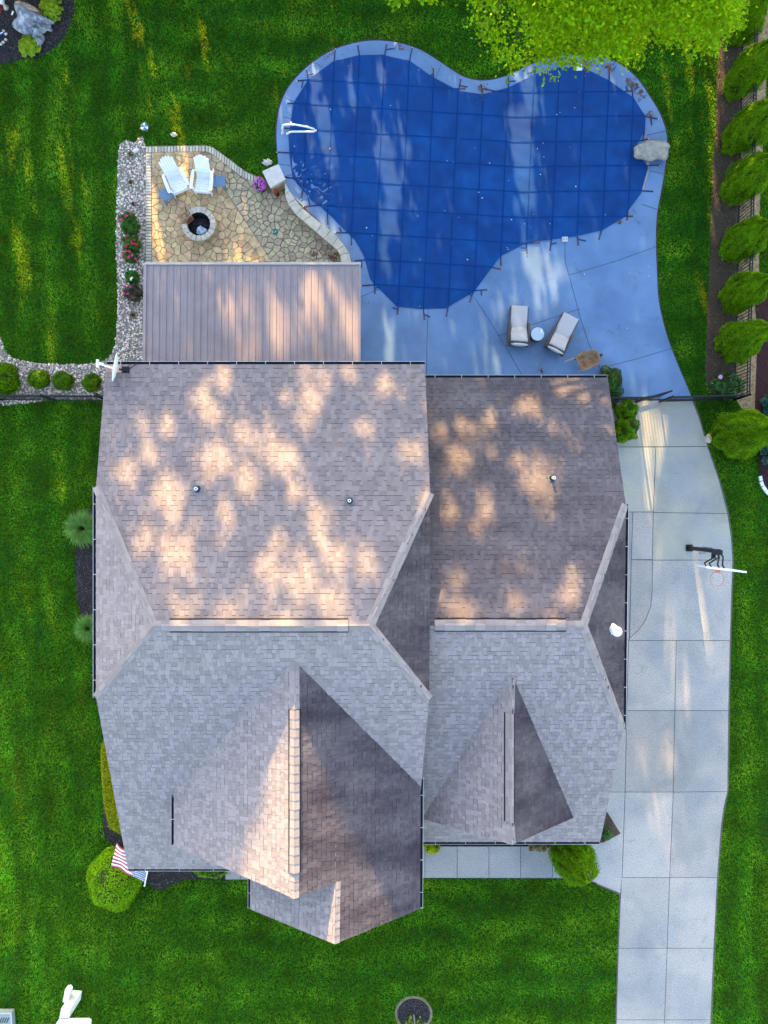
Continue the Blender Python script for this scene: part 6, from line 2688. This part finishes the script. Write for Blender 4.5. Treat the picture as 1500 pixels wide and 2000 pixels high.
# thinner foliage in places, where the light comes through in soft spots
thin = np.zeros(NL)
for k_ in range(7):
    f1, f2, p1, p2 = rg.uniform(1.2, 5.5), rg.uniform(1.2, 5.5), rg.uniform(0, 6.28), rg.uniform(0, 6.28)
    thin += np.sin(la * f1 + p1 + 1.1 * np.sin(lb * f2 * .6)) * np.sin(lb * f2 + p2 + .9 * np.sin(la * f1 * .5))
thin = np.clip((thin - .95) / 1.6, 0, 1) * np.where(lb > 3.2, .35, .50)
ok &= rg.uniform(0, 1, NL) > thin * .72
edge = rg.uniform(.55, 1.15, NL)
halo = rg.uniform(0, 1, NL)
for (ha, hb, sa, sb) in HO:
    q = ((la - ha) / (sa + .02)) ** 2 + ((lb - hb) / (sb + .015)) ** 2
    ok &= ~(q < edge ** 2) & ~(halo < np.where(lb > 3.4, .62, .42) * (1 - (q - 1) / 3.2))
la, lb = la[ok], lb[ok]
lt = np.where(lb < .8, rg.uniform(21, 34, len(la)), rg.uniform(34, 50, len(la)))
pos = la[:, None] * np.array(E1) + lb[:, None] * np.array(E2) + lt[:, None] * np.array(S)
sel = (pos[:, 2] > .15) & (pos[:, 1] > 18.9)
pos = pos[sel]
nor = np.array(S) + rg.normal(size=pos.shape) * .55
v, f = leaf_arrays(pos, nor, np.full(len(pos), .24), .8, .08, rg)
wood = np_mesh("woodland", v, f, M['woodland'], None, kind='stuff')
mb = MB()
rs = random.Random(3)
for k in range(34):
    x_, y_, z_ = rs.uniform(-26, 16), rs.uniform(34, 48), rs.uniform(12, 16)
    lean = rs.uniform(-.6, .6)
    mb.tube([(x_, y_, -.1), (x_ + lean * .4, y_, z_ * .5), (x_ + lean, y_ + .3, z_)], [.30, .22, .08], 7)
    for q in range(4):
        a_ = rs.uniform(0, 6.28)
        zb_ = z_ * rs.uniform(.55, .9)
        mb.tube([(x_ + lean * .6, y_, zb_), (x_ + lean * .6 + 2.2 * math.cos(a_), y_ + 2.2 * math.sin(a_), zb_ + 2.0)], [.09, .02], 5)
mb.build("trunks", M['bark'], wood, kind='stuff')

# ================================================================== GRASS
mask_keys = ['deck', 'drive', 'walk', 'patio', 'gravel', 'bed_corner', 'bed_west', 'bed_globe', 'bed_front', 'bed_point', 'bed_ring', 'ring_soil', 'bed_fence', 'strip_soil', 'bed_neighbour', 'bed_corner_ne', 'walk_west']
house_mask = [[(-7.8, 8.0), (-.8, 8.0), (-.8, 4.2), (7.0, 4.2), (6.9, -10.3), (1.0, -10.3), (1.0, -11.6), (-3.7, -11.6), (-3.7, -10.2), (-7.8, -10.2)]]
NB = 1600000
gx_ = rng.uniform(-16.6, 16.6, NB)
gy_ = rng.uniform(-20.8, 20.8, NB)
bad = np.zeros(NB, bool)
for key in mask_keys:
    bad |= inside([(p.x, p.y) for p in PP(PX[key])], gx_, gy_)
for hm in house_mask:
    bad |= inside(hm, gx_, gy_)
# bare patches where the turf is thin
bare = np.zeros(NB)
for (a, b, r_) in ((510, 35, 14), (505, 48, 8), (730, 62, 20), (700, 58, 10), (1165, 1722, 14), (1190, 1740, 12), (1130, 1712, 10), (1396, 700, 7), (1345, 590, 8), (1400, 900, 6), (1420, 790, 22),
                   (100, 1990, 8), (30, 1985, 8), (1203, 1960, 5), (145, 1960, 10)):
    q = P(a, b)
    bare = np.maximum(bare, np.exp(-((gx_ - q.x) ** 2 + (gy_ - q.y) ** 2) / (r_ * .0183) ** 2))
bad |= rng.uniform(0, 1, NB) < bare * .75
gx_, gy_ = gx_[~bad], gy_[~bad]
n = len(gx_)
# mower stripes: blades laid over alternately, north-south on the left, east-west in front
westy = (gx_ < -8.0)
ph = np.where(westy | (gx_ > 11.0), gx_ / .55, gy_ / .62)
lay = np.sign(np.sin(ph * math.pi)) * .35
an = rng.uniform(0, 6.283, n)
h = rng.uniform(.03, .08, n) * (.75 + .5 * np.clip(.5 + .5 * np.sin(gx_ * 9 + 2 * np.sin(gy_ * 7)) * np.sin(gy_ * 10 + 2 * np.sin(gx_ * 6)), 0, 1))
wv = rng.uniform(.008, .015, n)
lx = np.cos(an) * .032 + np.where(westy | (gx_ > 11), 0, lay * .05)
ly = np.sin(an) * .032 + np.where(westy | (gx_ > 11), lay * .05, 0)
a2 = rng.uniform(0, 6.283, n)
v = np.empty((n, 3, 3), np.float32)
v[:, 0] = np.stack([gx_ - np.cos(a2) * wv, gy_ - np.sin(a2) * wv, np.zeros(n)], 1)
v[:, 1] = np.stack([gx_ + np.cos(a2) * wv, gy_ + np.sin(a2) * wv, np.zeros(n)], 1)
v[:, 2] = np.stack([gx_ + lx * 1.6, gy_ + ly * 1.6, h], 1)
np_mesh("grass", v.reshape(-1, 3), np.arange(n * 3).reshape(-1, 3), M['grass'], None, kind='stuff')
